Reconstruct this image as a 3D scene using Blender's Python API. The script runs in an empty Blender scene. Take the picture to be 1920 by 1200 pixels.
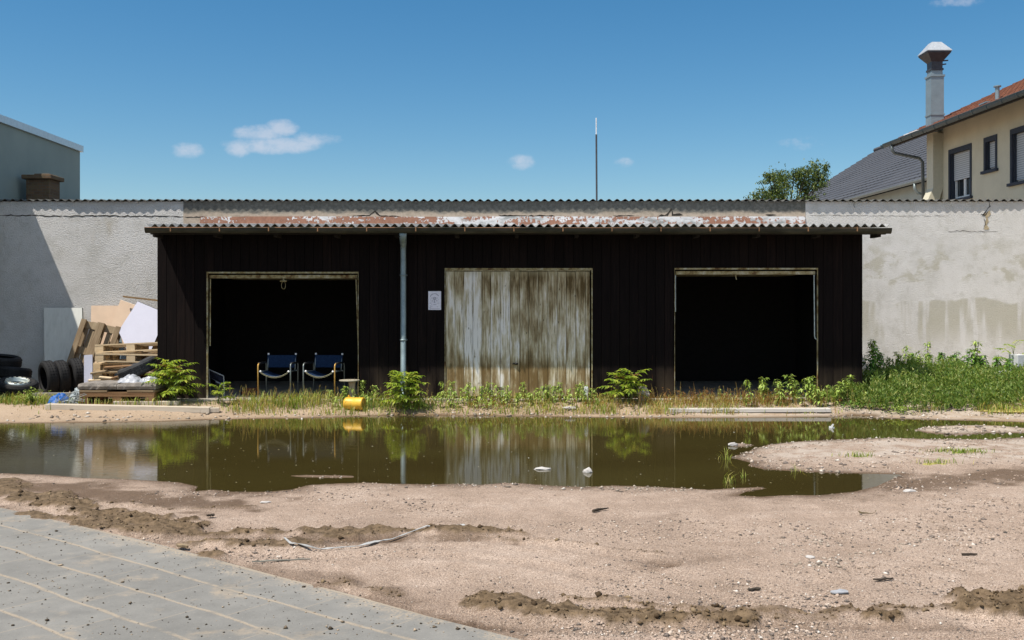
import bpy, bmesh, math, random
import numpy as np
from mathutils import Vector, Matrix, Euler

R = math.radians
scene = bpy.context.scene
COL = scene.collection
rnd = random.Random(7)

# ------------------------------------------------------------------ camera, sky, sun, exposure
F, CX, HY, CZ = 1867.0, 960.0, 570.0, 1.6      # focal length, centre column, horizon row (1920 px wide photo), eye height
cam = bpy.data.objects.new('camera', bpy.data.cameras.new('camera'))
COL.objects.link(cam)
cam.location = (0, 0, CZ)
cam.rotation_euler = (R(90), 0, 0)
cam.data.sensor_width = 36
cam.data.lens = 36 * F / 1920
cam.data.shift_y = -30 / 1920
cam.data.clip_start = 0.1
cam.data.clip_end = 3000
scene.camera = cam

SUN_DIR = Vector((0.42, 0.28, -1.0)).normalized()
sl = bpy.data.lights.new('sun', 'SUN')
sl.energy = 4.3
sl.angle = R(0.5)
sl.color = (1.0, 0.93, 0.83)
so = bpy.data.objects.new('sun', sl)
COL.objects.link(so)
so.rotation_euler = SUN_DIR.to_track_quat('-Z', 'Y').to_euler()
so.location = (-8, -6, 20)
SUN_EL = math.asin(-SUN_DIR.z)
SUN_AZ = math.atan2(-SUN_DIR.x, -SUN_DIR.y) % (2 * math.pi)

scene.view_settings.view_transform = 'Standard'
scene.view_settings.look = 'None'
scene.view_settings.exposure = 0.6
scene.view_settings.gamma = 1.0
scene.render.engine = 'CYCLES'
scene.cycles.max_bounces = 8
scene.cycles.use_denoising = True


class NT:
    """small helper round a node tree"""
    def __init__(s, tree):
        s.t = tree
        s.n = tree.nodes
        s.l = tree.links

    def node(s, typ, **kw):
        n = s.n.new(typ)
        for k, v in kw.items():
            setattr(n, k, v)
        return n

    def put(s, sock, v):
        if v is None:
            return
        if isinstance(v, bpy.types.NodeSocket):
            s.l.new(v, sock)
        elif isinstance(v, (tuple, list)) and sock.type == 'RGBA' and len(v) == 3:
            sock.default_value = (*v, 1)
        else:
            sock.default_value = v

    def math(s, op, a, b=None, c=None, clamp=False):
        n = s.node('ShaderNodeMath', operation=op, use_clamp=clamp)
        s.put(n.inputs[0], a)
        s.put(n.inputs[1], b)
        s.put(n.inputs[2], c)
        return n.outputs[0]

    def coord(s, which='Object'):
        return s.node('ShaderNodeTexCoord').outputs[which]

    def xyz(s, v):
        n = s.node('ShaderNodeSeparateXYZ')
        s.put(n.inputs[0], v)
        return n.outputs

    def comb(s, x, y, z):
        n = s.node('ShaderNodeCombineXYZ')
        for i, v in enumerate((x, y, z)):
            s.put(n.inputs[i], v)
        return n.outputs[0]

    def mapv(s, v, scale=(1, 1, 1), loc=(0, 0, 0)):
        n = s.node('ShaderNodeMapping')
        s.put(n.inputs[0], v)
        n.inputs['Scale'].default_value = scale
        n.inputs['Location'].default_value = loc
        return n.outputs[0]

    def noise(s, v, scale, detail=4, rough=0.55, dist=0.0):
        n = s.node('ShaderNodeTexNoise')
        s.put(n.inputs['Vector'], v)
        n.inputs['Scale'].default_value = scale
        n.inputs['Detail'].default_value = detail
        n.inputs['Roughness'].default_value = rough
        n.inputs['Distortion'].default_value = dist
        return n.outputs['Fac']

    def voronoi(s, v, scale, out='Distance', feature='F1'):
        n = s.node('ShaderNodeTexVoronoi', feature=feature)
        s.put(n.inputs['Vector'], v)
        n.inputs['Scale'].default_value = scale
        return n.outputs[out]

    def step(s, v, a, b, lo=0.0, hi=1.0):
        n = s.node('ShaderNodeMapRange', interpolation_type='SMOOTHSTEP')
        s.put(n.inputs[0], v)
        for i, x in enumerate((a, b, lo, hi)):
            s.put(n.inputs[i + 1], x)
        return n.outputs[0]

    def ramp(s, v, stops, interp='LINEAR'):
        n = s.node('ShaderNodeValToRGB')
        s.put(n.inputs[0], v)
        e = n.color_ramp.elements
        n.color_ramp.interpolation = interp
        while len(e) < len(stops):
            e.new(0.5)
        for el, (p, c) in zip(e, stops):
            el.position = p
            el.color = (*c, 1)
        return n.outputs[0]

    def mix(s, f, a, b, mode='MIX'):
        n = s.node('ShaderNodeMix', data_type='RGBA', blend_type=mode)
        s.put(n.inputs[0], f)
        s.put(n.inputs[6], a)
        s.put(n.inputs[7], b)
        return n.outputs[2]

    def bump(s, h, strength=0.5, dist=0.02):
        n = s.node('ShaderNodeBump')
        s.put(n.inputs['Height'], h)
        n.inputs['Strength'].default_value = strength
        n.inputs['Distance'].default_value = dist
        return n.outputs[0]

    def island(s):
        return s.node('ShaderNodeNewGeometry').outputs['Random Per Island']

    def attr(s, name):
        return s.node('ShaderNodeAttribute', attribute_name=name).outputs['Fac']


# sky: physical sky with a few small fair-weather clouds low in the north
world = bpy.data.worlds.new('World')
scene.world = world
world.use_nodes = True
w = NT(world.node_tree)
w.n.clear()
sky = w.node('ShaderNodeTexSky', sky_type='NISHITA', sun_disc=False)
sky.sun_elevation = SUN_EL
sky.sun_rotation = SUN_AZ
sky.air_density = 1.0
sky.dust_density = 0.3
sky.ozone_density = 2.2
gx, gy, gz = w.xyz(w.coord('Generated'))
gy = w.math('MAXIMUM', gy, 0.05)
U = w.math('DIVIDE', gx, gy)
V = w.math('DIVIDE', gz, gy)
nz = w.noise(w.comb(U, w.math('MULTIPLY', V, 1.7), 0.0), 30, 6, 0.6)
nz2 = w.noise(w.comb(U, V, 0.3), 90, 4, 0.6)
dens = None
for (cu, cv, a, b, k) in ((515, 272, 112, 19, 1), (527, 240, 36, 22, 1), (492, 250, 62, 20, .95), (446, 279, 30, 18, .85), (590, 262, 58, 17, .8),
                          (350, 282, 36, 18, .75), (980, 305, 32, 16, .75), (1170, 306, 20, 11, .5), (1500, 268, 40, 14, .32), (1790, 2, 60, 12, .4)):
    du = w.math('MULTIPLY', w.math('SUBTRACT', U, (cu - CX) / F), F / a)
    dv = w.math('MULTIPLY', w.math('SUBTRACT', V, (HY - cv) / F), F / b)
    rr = w.math('ADD', w.math('MULTIPLY', du, du), w.math('MULTIPLY', dv, dv))
    m = w.math('MULTIPLY', w.math('SUBTRACT', 1.0, rr), k)
    dens = m if dens is None else w.math('MAXIMUM', dens, m)
cl = w.math('ADD', dens, w.math('MULTIPLY', w.math('SUBTRACT', nz, 0.5), 1.9))
cl = w.math('ADD', cl, w.math('MULTIPLY', w.math('SUBTRACT', nz2, 0.5), 0.8))
cl = w.math('MULTIPLY', w.step(cl, 0.0, 1.1), w.step(dens, -0.45, 0.25))
skyc = sky.outputs[0]
hs = w.node('ShaderNodeHueSaturation')
hs.inputs['Hue'].default_value = 0.493
hs.inputs['Saturation'].default_value = 1.36
hs.inputs['Value'].default_value = 0.74
w.put(hs.inputs['Color'], skyc)
skyc = w.mix(w.math('MULTIPLY', cl, 0.62), hs.outputs[0], (4.5, 4.7, 5.3))
# bright clouds added out of view, overhead and south, to fill the shade
d3 = w.coord('Generated')
px_, py_, pz_ = w.xyz(d3)
pz_ = w.math('MAXIMUM', pz_, 0.06)
fill_cloud = w.noise(w.comb(w.math('DIVIDE', px_, pz_), w.math('DIVIDE', py_, pz_), 0.0), 1.3, 6, 0.6)
fill_cloud = w.math('MULTIPLY', w.step(fill_cloud, 0.44, 0.60), w.step(py_, 0.30, -0.05))
fill_cloud = w.math('MULTIPLY', fill_cloud, w.step(w.xyz(d3)[2], 0.0, 0.08))
skyc = w.mix(w.math('MULTIPLY', fill_cloud, 0.78), skyc, (8.6, 8.9, 9.2))
bg = w.node('ShaderNodeBackground')
bg.inputs[1].default_value = 0.10
w.put(bg.inputs[0], skyc)
wo = w.node('ShaderNodeOutputWorld')
w.l.new(bg.outputs[0], wo.inputs[0])


# ------------------------------------------------------------------ helpers
def at(x, y, Y):
    """the point at distance Y that the photo shows at pixel (x, y)"""
    return Vector(((x - CX) * Y / F, Y, CZ + (HY - y) * Y / F))


WZ, G0 = -0.15, -0.12                         # water level and yard level; the shed floor is at 0


def bank(x, y):
    """0 on the yard, 1 on the level of the shed: the bank rises between"""
    y0 = float(np.interp(x, [-7.5, -5.0, -4.0, 4.5, 6.5], [15.2, 15.25, 15.55, 15.6, 15.4]))
    y1 = float(np.interp(x, [-5.6, -4.6, 4.5, 7.0], [15.9, 16.4, 16.42, 16.6]))
    t = min(1, max(0, (y - y0) / (y1 - y0)))
    return t * t * (3 - 2 * t)


def gp(x, y, z=None):
    """the point of the ground (or of the level z) that the photo shows at pixel (x, y)"""
    zz = G0 if z is None else z
    lo, hi = 1.0, F * (CZ - zz) / (y - HY)
    Y = hi
    if z is None:                                # where the view line first dips under the bank
        for i in range(400):
            Y = hi * (.6 + .4 * i / 399)
            zz = G0 * (1 - bank((x - CX) * Y / F, Y))
            if CZ - (y - HY) * Y / F <= zz:
                break
    return Vector(((x - CX) * Y / F, Y, zz))


def tag(o, label=None, cat=None, group=None, kind=None):
    for k, v in (('label', label), ('category', cat), ('group', group), ('kind', kind)):
        if v:
            o[k] = v
    return o


def thing(name, label, cat, loc=(0, 0, 0), rot=(0, 0, 0), group=None):
    o = bpy.data.objects.new(name, None)
    o.empty_display_size = 0.2
    COL.objects.link(o)
    o.location = loc
    o.rotation_euler = rot
    return tag(o, label, cat, group)


def copy_tree(o, parent=None):
    c = o.copy()
    COL.objects.link(c)
    c.parent = parent
    for ch in list(o.children):
        copy_tree(ch, c)
    return c


class MB:
    """collects shapes of one mesh"""
    def __init__(s):
        s.v, s.f, s.m = [], [], []
        s.mi = 0

    def add(s, vs, fs):
        b = len(s.v)
        s.v += [tuple(p) for p in vs]
        s.f += [tuple(i + b for i in q) for q in fs]
        s.m += [s.mi] * len(fs)

    def box(s, lo, hi, M=None):
        (x0, y0, z0), (x1, y1, z1) = lo, hi
        vs = [Vector(p) for p in ((x0, y0, z0), (x1, y0, z0), (x1, y1, z0), (x0, y1, z0), (x0, y0, z1), (x1, y0, z1), (x1, y1, z1), (x0, y1, z1))]
        if M is not None:
            vs = [M @ p for p in vs]
        s.add(vs, [(0, 3, 2, 1), (4, 5, 6, 7), (0, 1, 5, 4), (1, 2, 6, 5), (2, 3, 7, 6), (3, 0, 4, 7)])

    def cbox(s, c, size, M=None):
        s.box([c[i] - size[i] / 2 for i in range(3)], [c[i] + size[i] / 2 for i in range(3)], M)

    def loft(s, rings, closed=True, caps=True):
        n = len(rings[0])
        vs = [p for r in rings for p in r]
        fs = []
        for i in range(len(rings) - 1):
            for j in range(n if closed else n - 1):
                k = (j + 1) % n
                fs.append((i * n + j, i * n + k, (i + 1) * n + k, (i + 1) * n + j))
        if caps and closed:
            fs.append(tuple(range(n - 1, -1, -1)))
            fs.append(tuple((len(rings) - 1) * n + j for j in range(n)))
        s.add(vs, fs)

    def tube(s, pts, r, n=8, caps=True):
        pts = [Vector(p) for p in pts]
        rs = r if isinstance(r, (list, tuple)) else [r] * len(pts)
        rings, prev = [], None
        for i, p in enumerate(pts):
            d = (pts[min(i + 1, len(pts) - 1)] - pts[max(i - 1, 0)])
            d = d.normalized() if d.length > 1e-9 else Vector((0, 0, 1))
            if prev is None:
                a = d.orthogonal().normalized()
            else:
                a = (prev - d * prev.dot(d))
                a = a.normalized() if a.length > 1e-6 else d.orthogonal().normalized()
            prev = a
            b = d.cross(a)
            rings.append([p + (a * math.cos(t) + b * math.sin(t)) * rs[i] for t in (2 * math.pi * j / n for j in range(n))])
        s.loft(rings, True, caps)

    def lathe(s, prof, n=24, M=None, closed_profile=False):
        rings = []
        for j in range(n):
            t = 2 * math.pi * j / n
            rings.append([Vector((q * math.cos(t), q * math.sin(t), z)) for q, z in prof])
        if M is not None:
            rings = [[M @ p for p in r] for r in rings]
        m = len(prof)
        vs = [p for r in rings for p in r]
        fs = []
        for j in range(n):
            k = (j + 1) % n
            for i in range(m if closed_profile else m - 1):
                i2 = (i + 1) % m
                fs.append((j * m + i, k * m + i, k * m + i2, j * m + i2))
        s.add(vs, fs)

    def prism(s, poly, off, M=None):
        """poly: 3-D outline, off: extrusion vector"""
        a = [Vector(p) for p in poly]
        b = [p + Vector(off) for p in a]
        if M is not None:
            a = [M @ p for p in a]
            b = [M @ p for p in b]
        n = len(a)
        s.add(a + b, [tuple(range(n - 1, -1, -1)), tuple(range(n, 2 * n))] + [(i, (i + 1) % n, n + (i + 1) % n, n + i) for i in range(n)])

    def leaf(s, p, d, up, L, W, droop=0.25):
        """a folded leaf of four triangles' worth: two quads along the midrib"""
        d = d.normalized()
        side = d.cross(up)
        side = side.normalized() if side.length > 1e-6 else d.orthogonal().normalized()
        nrm = side.cross(d)
        m = p + d * (L * 0.45) + nrm * (L * 0.05)
        t = p + d * L - nrm * (L * droop)
        s.add([p, m + side * (W / 2) , t, m - side * (W / 2), m - nrm * (W * .12)], [(0, 1, 4), (1, 2, 4), (0, 4, 3), (4, 2, 3)])

    def build(s, name, mats, parent=None, world=True, smooth=False, bevel=0, fixn=False):
        me = bpy.data.meshes.new(name)
        v = s.v
        if parent is not None and world:
            o = parent
            off = Vector((0, 0, 0))
            while o is not None:
                off += o.location
                o = o.parent
            v = [(p[0] - off.x, p[1] - off.y, p[2] - off.z) for p in v]
        me.from_pydata(v, [], s.f)
        if not isinstance(mats, (list, tuple)):
            mats = [mats]
        for m in mats:
            me.materials.append(m)
        if len(mats) > 1:
            me.polygons.foreach_set('material_index', s.m)
        if smooth:
            me.polygons.foreach_set('use_smooth', [True] * len(me.polygons))
        if fixn:
            bm = bmesh.new()
            bm.from_mesh(me)
            bmesh.ops.recalc_face_normals(bm, faces=bm.faces)
            bm.to_mesh(me)
            bm.free()
        me.update()
        o = bpy.data.objects.new(name, me)
        COL.objects.link(o)
        o.parent = parent
        if bevel:
            b = o.modifiers.new('bevel', 'BEVEL')
            b.width = bevel
            b.segments = 1
            b.limit_method = 'ANGLE'
        return o


def sph(mb, c, r, n=10, m=6, sq=(1, 1, 1)):
    c = Vector(c)
    mb.loft([[c + Vector((r * sq[0] * math.sin(a) * math.cos(t), r * sq[1] * math.sin(a) * math.sin(t), r * sq[2] * math.cos(a)))
              for t in (2 * math.pi * j / n for j in range(n))] for a in (math.pi * (0.02 + 0.96 * i / m) for i in range(m + 1))][::-1])


def rubble(mb, c, r, rg, sq=(1, 1, .7)):
    """an irregular stone"""
    c = Vector(c)
    q = Euler((rg.uniform(0, 6), rg.uniform(0, 6), rg.uniform(0, 6))).to_matrix()
    rings = []
    for a in (0.25, 0.9, 1.6, 2.3, 2.9):
        rings.append([])
        for j in range(6):
            t = 2 * math.pi * j / 6 + a
            k = r * rg.uniform(.75, 1.15)
            p = q @ Vector((math.sin(a) * math.cos(t), math.sin(a) * math.sin(t), math.cos(a)))
            rings[-1].append(c + Vector((p.x * k * sq[0], p.y * k * sq[1], p.z * k * sq[2])))
    mb.loft(rings[::-1])


MATS = {}


def mat(name, fn):
    m = MATS.get(name)
    if m is None:
        m = bpy.data.materials.new(name)
        m.use_nodes = True
        n = NT(m.node_tree)
        n.b = n.n['Principled BSDF']
        n.b.inputs['Roughness'].default_value = 0.8
        n.b.inputs['Specular IOR Level'].default_value = 0.3
        n.out = n.n['Material Output']
        fn(n)
        MATS[name] = m
    return m


def P(n, col=None, rough=None, metal=None, bump=None, spec=None):
    n.put(n.b.inputs['Base Color'], col)
    n.put(n.b.inputs['Roughness'], rough)
    n.put(n.b.inputs['Metallic'], metal)
    n.put(n.b.inputs['Normal'], bump)
    n.put(n.b.inputs['Specular IOR Level'], spec)


def plain(name, c, rough=.6, metal=0.0, vary=.25, scale=12, bump=.15):
    """one colour with blotches and fine unevenness"""
    def fn(n):
        v = n.coord()
        a = n.noise(v, scale, 5)
        b = n.noise(v, scale * 9, 3)
        dark = tuple(x * (1 - vary) for x in c)
        lite = tuple(min(1, x * (1 + vary)) for x in c)
        P(n, n.ramp(n.math('ADD', n.math('MULTIPLY', a, .75), n.math('MULTIPLY', b, .25)), [(.3, dark), (.7, lite)]), rough, metal, n.bump(b, bump, .01))
    return mat(name, fn)


def wood(name, stops, axis=0, s=1.0, rough=.75, bumps=.35, spec=.25):
    """grain drawn out along one axis, each board its own tone"""
    def fn(n):
        isl = n.island()
        sc = [14 * s] * 3
        sc[axis] = 1.0 * s
        v = n.node('ShaderNodeVectorMath', operation='ADD')
        n.put(v.inputs[0], n.mapv(n.coord(), sc))
        n.put(v.inputs[1], n.comb(n.math('MULTIPLY', isl, 31.0), n.math('MULTIPLY', isl, 17.0), 0))
        g = n.noise(v.outputs[0], 1.6, 7, .65, .6)
        big = n.noise(n.coord(), 2.3, 3)
        f = n.math('ADD', n.math('MULTIPLY', g, .6), n.math('ADD', n.math('MULTIPLY', big, .25), n.math('MULTIPLY', isl, .2)))
        P(n, n.ramp(f, stops), rough, 0, n.bump(g, bumps, .006), spec)
    return mat(name, fn)


def foliage(name, stops, trans=.35, rough=.5):
    def fn(n):
        c = n.ramp(n.island(), stops)
        P(n, c, rough, spec=.35)
        t = n.node('ShaderNodeBsdfTranslucent')
        n.put(t.inputs[0], n.mix(1.0, c, (1.25, 1.15, .55), 'MULTIPLY'))
        m = n.node('ShaderNodeMixShader')
        m.inputs[0].default_value = trans
        n.l.new(n.b.outputs[0], m.inputs[1])
        n.l.new(t.outputs[0], m.inputs[2])
        n.l.new(m.outputs[0], n.out.inputs[0])
    return mat(name, fn)


# value noise for the terrain
def vnoise(x, y, seed=0):
    def h(i, j):
        n = (i * 374761393 + j * 668265263 + seed * 974634777) & 0xFFFFFFFF
        n = ((n ^ (n >> 13)) * 1274126177) & 0xFFFFFFFF
        return ((n ^ (n >> 16)) & 0xFFFF) / 65535.0
    xi, yi = np.floor(x).astype(np.int64), np.floor(y).astype(np.int64)
    fx, fy = x - xi, y - yi
    u, v = fx * fx * (3 - 2 * fx), fy * fy * (3 - 2 * fy)
    a, b, c, d = h(xi, yi), h(xi + 1, yi), h(xi, yi + 1), h(xi + 1, yi + 1)
    return (a * (1 - u) + b * u) * (1 - v) + (c * (1 - u) + d * u) * v


def fbm(x, y, scale, octv=4, seed=0, gain=.5):
    s, amp, tot = 0, 1.0, 0
    for k in range(octv):
        s = s + amp * vnoise(x * scale + 17.3 * k, y * scale - 9.1 * k, seed + k)
        tot += amp
        amp *= gain
        scale *= 2.03
    return s / tot


def sdist(px, py, poly):
    """signed distance to a closed outline, negative inside"""
    d = np.full(px.shape, 1e9)
    ins = np.zeros(px.shape, bool)
    n = len(poly)
    for i in range(n):
        (ax, ay), (bx, by) = poly[i], poly[(i + 1) % n]
        ex, ey = bx - ax, by - ay
        t = np.clip(((px - ax) * ex + (py - ay) * ey) / (ex * ex + ey * ey + 1e-12), 0, 1)
        d = np.minimum(d, (px - ax - ex * t) ** 2 + (py - ay - ey * t) ** 2)
        c = (ay > py) != (by > py)
        with np.errstate(divide='ignore', invalid='ignore'):
            xx = ex * (py - ay) / (ey if ey else 1e-12) + ax
        ins ^= c & (px < xx)
    d = np.sqrt(d)
    return np.where(ins, -d, d)


def pdist(px, py, line):
    """distance to an open line"""
    d = np.full(px.shape, 1e9)
    for (ax, ay), (bx, by) in zip(line, line[1:]):
        ex, ey = bx - ax, by - ay
        t = np.clip(((px - ax) * ex + (py - ay) * ey) / (ex * ex + ey * ey + 1e-12), 0, 1)
        d = np.minimum(d, np.hypot(px - ax - ex * t, py - ay - ey * t))
    return d


def sstep(x, a, b):
    t = np.clip((x - a) / (b - a), 0, 1)
    return t * t * (3 - 2 * t)

# ------------------------------------------------------------------ the ground, the puddle and the paved drive
ROADZ = G0 + .016


def gpoly(pts, z=WZ):
    return [tuple(gp(x, y, z)[:2]) for x, y in pts]


PUDDLE = gpoly([(-260, 795), (0, 794), (150, 793), (300, 791), (385, 788), (450, 786), (600, 784), (750, 778), (860, 780), (1000, 781), (1120, 783), (1250, 784),
                (1400, 784), (1560, 782), (1600, 779), (1636, 780), (1632, 783), (1700, 786), (1816, 789), (1900, 791), (1990, 796), (2050, 806), (1990, 815),
                (1900, 821), (1850, 824), (1790, 823), (1740, 823), (1680, 821), (1600, 823), (1525, 826), (1480, 829), (1440, 834), (1412, 842), (1400, 848), (1384, 853),
                (1372, 857), (1385, 862), (1408, 868), (1400, 873), (1430, 880), (1500, 884), (1560, 887), (1620, 888), (1690, 890), (1672, 898), (1645, 911),
                (1600, 922), (1540, 928), (1480, 928), (1425, 931), (1385, 929), (1400, 922), (1438, 916), (1430, 913), (1380, 915), (1330, 918), (1270, 915), (1210, 912), (1150, 910),
                (1100, 913), (1040, 911), (980, 906), (945, 905), (900, 909), (860, 907), (800, 908), (740, 907), (690, 905), (640, 906), (580, 909), (545, 918),
                (500, 922), (440, 922), (400, 918), (366, 921), (372, 912), (335, 904), (250, 899), (160, 896), (90, 890), (0, 887), (-260, 884)])
ISLES = [gpoly([(1712, 806), (1735, 801), (1770, 798), (1830, 797), (1870, 798), (1930, 803), (1990, 805), (1920, 812), (1850, 812), (1800, 816), (1740, 812)]),
         gpoly([(1364, 834), (1380, 831), (1400, 832), (1418, 835), (1395, 838), (1372, 837)]),
         gpoly([(538, 892), (570, 890.5), (620, 891), (664, 892), (664, 895.5), (610, 896), (560, 894.5)])]
KERB = [tuple(gp(x, y)[:2]) for x, y in ((0, 955), (75, 972), (150, 990), (280, 1020), (400, 1052), (520, 1085), (640, 1115), (800, 1160), (950, 1198))]
ROAD = [(-10.2, 12.95), (-7.5, 10.7)] + KERB + [(1.75, 3.8), (6, 0.8), (6, -20), (-10.2, -20)]


def gline(pts):
    return [tuple(gp(x, y)[:2]) for x, y in pts]


MUD = [(gline([(905, 1136), (960, 1141), (1040, 1153), (1150, 1160), (1280, 1162), (1400, 1163)]), .155, 1.0),
       (gline([(1400, 1163), (1560, 1158)]), .08, .55), (gline([(1060, 1125), (1160, 1134), (1300, 1146), (1500, 1148)]), .05, .7),
       (gline([(1560, 1150), (1700, 1145), (1840, 1140)]), .10, .75), (gline([(1850, 1138), (1955, 1143)]), .27, 1.5), (gline([(1620, 1161), (1680, 1163)]), .04, 1.1),
       (gline([(340, 1001), (450, 1004), (560, 1002), (700, 999), (870, 998), (980, 1005)]), .13, .95), (gline([(380, 1020), (480, 1024), (560, 1020)]), .17, .85),
       (gline([(-60, 900), (40, 925), (120, 950), (210, 968), (320, 992)]), .26, 1.0), (gline([(60, 965), (180, 985), (300, 1004)]), .14, .9), (gline([(480, 948), (330, 955), (180, 940)]), .07, .55), (gline([(900, 1010), (1080, 1020), (1240, 1040)]), .05, .5),
       (gline([(620, 1098), (740, 1118)]), .10, .55), (gline([(380, 1043), (410, 1046)]), .07, .9)]

RUTS = [(gline([(300, 1016), (480, 1018), (700, 1012), (900, 1012), (1080, 1030), (1250, 1060)]), .075, .016),
        (gline([(420, 1036), (600, 1045), (820, 1042), (1000, 1060), (1180, 1092)]), .075, .012),
        (gline([(820, 1172), (1000, 1180), (1240, 1180), (1560, 1172), (1930, 1178)]), .07, .016),
        (gline([(1240, 1152), (1420, 1152), (1640, 1146)]), .05, .014), (gline([(940, 985), (1200, 968), (1500, 952), (1930, 945)]), .10, .008),
        (gline([(1180, 1075), (1450, 1030), (1700, 1000), (1930, 985)]), .10, .008)]


def terrain(x, y):
    """height and wet / mud masks of the ground"""
    sd = sdist(x, y, PUDDLE)
    for isle in ISLES:
        sd = np.maximum(sd, -sdist(x, y, isle))
    sd = sd + (fbm(x, y, 3.0, 4, 5) - .5) * .22 * sstep(np.abs(sd), 0.0, .12)
    rough = fbm(x, y, 1.1, 4, 11) - .5
    fine = fbm(x, y, 9.0, 4, 23) - .5
    z = np.where(sd > 0, .03 * (1 - np.exp(-np.maximum(sd, 0) / .45)), -.12 * (1 - np.exp(np.minimum(sd, 0) / .35)))
    z = WZ + z + np.clip(np.abs(sd) / .3, 0, 1) * (rough * .030 + fine * .020)
    z = np.where(sd > 0.02, np.maximum(z, WZ + .004), z)
    mud = np.zeros(x.shape)
    nb = fbm(x, y, 4.2, 5, 31, .62)
    for line, hw, k in MUD:
        d = pdist(x, y, line)
        mud = np.maximum(mud, k * sstep(1.5 - d / hw + (nb - .5) * 2.2, .35, 1.05))
    clod = np.abs(fbm(x, y, 13, 4, 47, .6) - .5) * 2
    z = z + np.minimum(mud, 1.5) * (.024 + .085 * (fbm(x, y, 7, 4, 53) - .32) - .03 * clod)
    patch = sstep(fbm(x, y, .9, 4, 71), .56, .66) * .35
    wet = np.clip(1.0 * np.exp(-np.maximum(sd, 0) / .16) + patch * sstep(-y, -10.5, -7.5), 0, 1)
    wl = sstep(1.0 - pdist(x, y, gline([(-80, 905), (40, 915), (250, 930), (420, 940)])) / .95 + (nb - .5) * 1.4, .2, .9)
    wl = np.maximum(wl, .8 * sstep(1.0 - pdist(x, y, gline([(180, 985), (420, 1010), (620, 1012), (880, 1004)])) / .50 + (nb - .5) * 1.6, .2, .9))
    wl = np.maximum(wl, .7 * sstep(1.0 - pdist(x, y, gline([(450, 1075), (620, 1090), (760, 1130)])) / .35 + (nb - .5) * 1.6, .2, .9))
    shr = sstep(1.0 - np.maximum(sd, 0) / .75 + (nb - .5) * 1.3, .25, .95) * sstep(-y, -11.5, -10.5)
    wl = np.maximum(wl, .62 * shr)
    wr = sstep(1.0 - pdist(x, y, gline([(1660, 905), (1800, 895), (2000, 888)])) / 1.0 + (nb - .5), .2, .9)
    kw = sstep(.75 - np.abs(sdist(x, y, ROAD)) / .42 + (nb - .5) * 1.3, .1, .8)
    wet = np.clip(np.maximum(np.maximum(wet, wl * .8), np.maximum(wr * .8, kw * .6)), 0, 1)
    for line, hw, dep in RUTS:
        d = pdist(x, y, line)
        prof = np.exp(-(d / hw) ** 2)
        lug = .5 + .5 * np.sin(x * 58 + 9 * (fbm(x, y, 1.5, 2, 77) - .5))
        z = z - dep * prof * (.55 + .45 * lug) + dep * .5 * np.exp(-((d - hw * 1.7) / (hw * .5)) ** 2)
        wet = np.clip(wet + .42 * prof * nb, 0, 1)
    # level, dry yard before the shed and flat land beyond
    y0 = np.interp(x, [-7.5, -5.0, -4.0, 4.5, 6.5], [15.2, 15.25, 15.55, 15.6, 15.4])
    y1 = np.interp(x, [-5.6, -4.6, 4.5, 7.0], [15.9, 16.4, 16.42, 16.6])
    k = sstep((y - y0) / (y1 - y0), 0, 1)
    z = z * (1 - k) + (-.004) * k
    far = np.clip((np.hypot(x, y - 9) - 14) / 6, 0, 1)
    z = z * (1 - far) - .10 * far
    rd = sdist(x, y, ROAD)
    z = z + .02 * sstep(-np.abs(rd - .10), -.16, -.02) * (nb * 2 - .75)
    z = np.where(rd < .02, np.minimum(z, ROADZ + .004 + .11 * (nb - .53) + .13 * rd), z)
    z = np.where(rd < -.34, ROADZ - .09, z)
    return z, wet, np.clip(mud, 0, 1), sd, rd


def spacing(stops):
    out = []
    for (a, b, h) in stops:
        out += list(np.linspace(a, b, max(2, int(round((b - a) / h)) + 1))[:-1])
    return np.array(out + [stops[-1][1]])


xs = spacing([(-900, -100, 100), (-100, -20, 8), (-20, -10, .6), (-10, -4, .045), (-4, 4, .024), (4, 10, .04), (10, 20, .6), (20, 100, 8), (100, 900, 100)])
ys = spacing([(-200, -20, 20), (-20, 2, 1.5), (2, 4, .3), (4, 7.2, .022), (7.2, 10.6, .034), (10.6, 16.4, .05), (16.4, 22, .4), (22, 60, 4), (60, 1500, 160)])
GX, GY = np.meshgrid(xs, ys)
GX, GY = GX.ravel(), GY.ravel()
GZ, WET, MUDA, SD, RD = terrain(GX, GY)
nx, ny = len(xs), len(ys)
me = bpy.data.meshes.new('ground')
idx = np.arange(nx * ny).reshape(ny, nx)
quads = np.stack([idx[:-1, :-1], idx[:-1, 1:], idx[1:, 1:], idx[1:, :-1]], -1).reshape(-1, 4)
me.vertices.add(nx * ny)
me.vertices.foreach_set('co', np.stack([GX, GY, GZ], -1).ravel())
me.loops.add(quads.size)
me.loops.foreach_set('vertex_index', quads.ravel())
me.polygons.add(len(quads))
me.polygons.foreach_set('loop_start', np.arange(len(quads)) * 4)
me.polygons.foreach_set('use_smooth', [True] * len(quads))
me.update()
me.validate()
for nm, arr in (('wet', WET), ('mud', MUDA), ('shore', np.clip(SD, -1, 3))):
    a = me.attributes.new(nm, 'FLOAT', 'POINT')
    a.data.foreach_set('value', arr.astype(np.float32))


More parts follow.
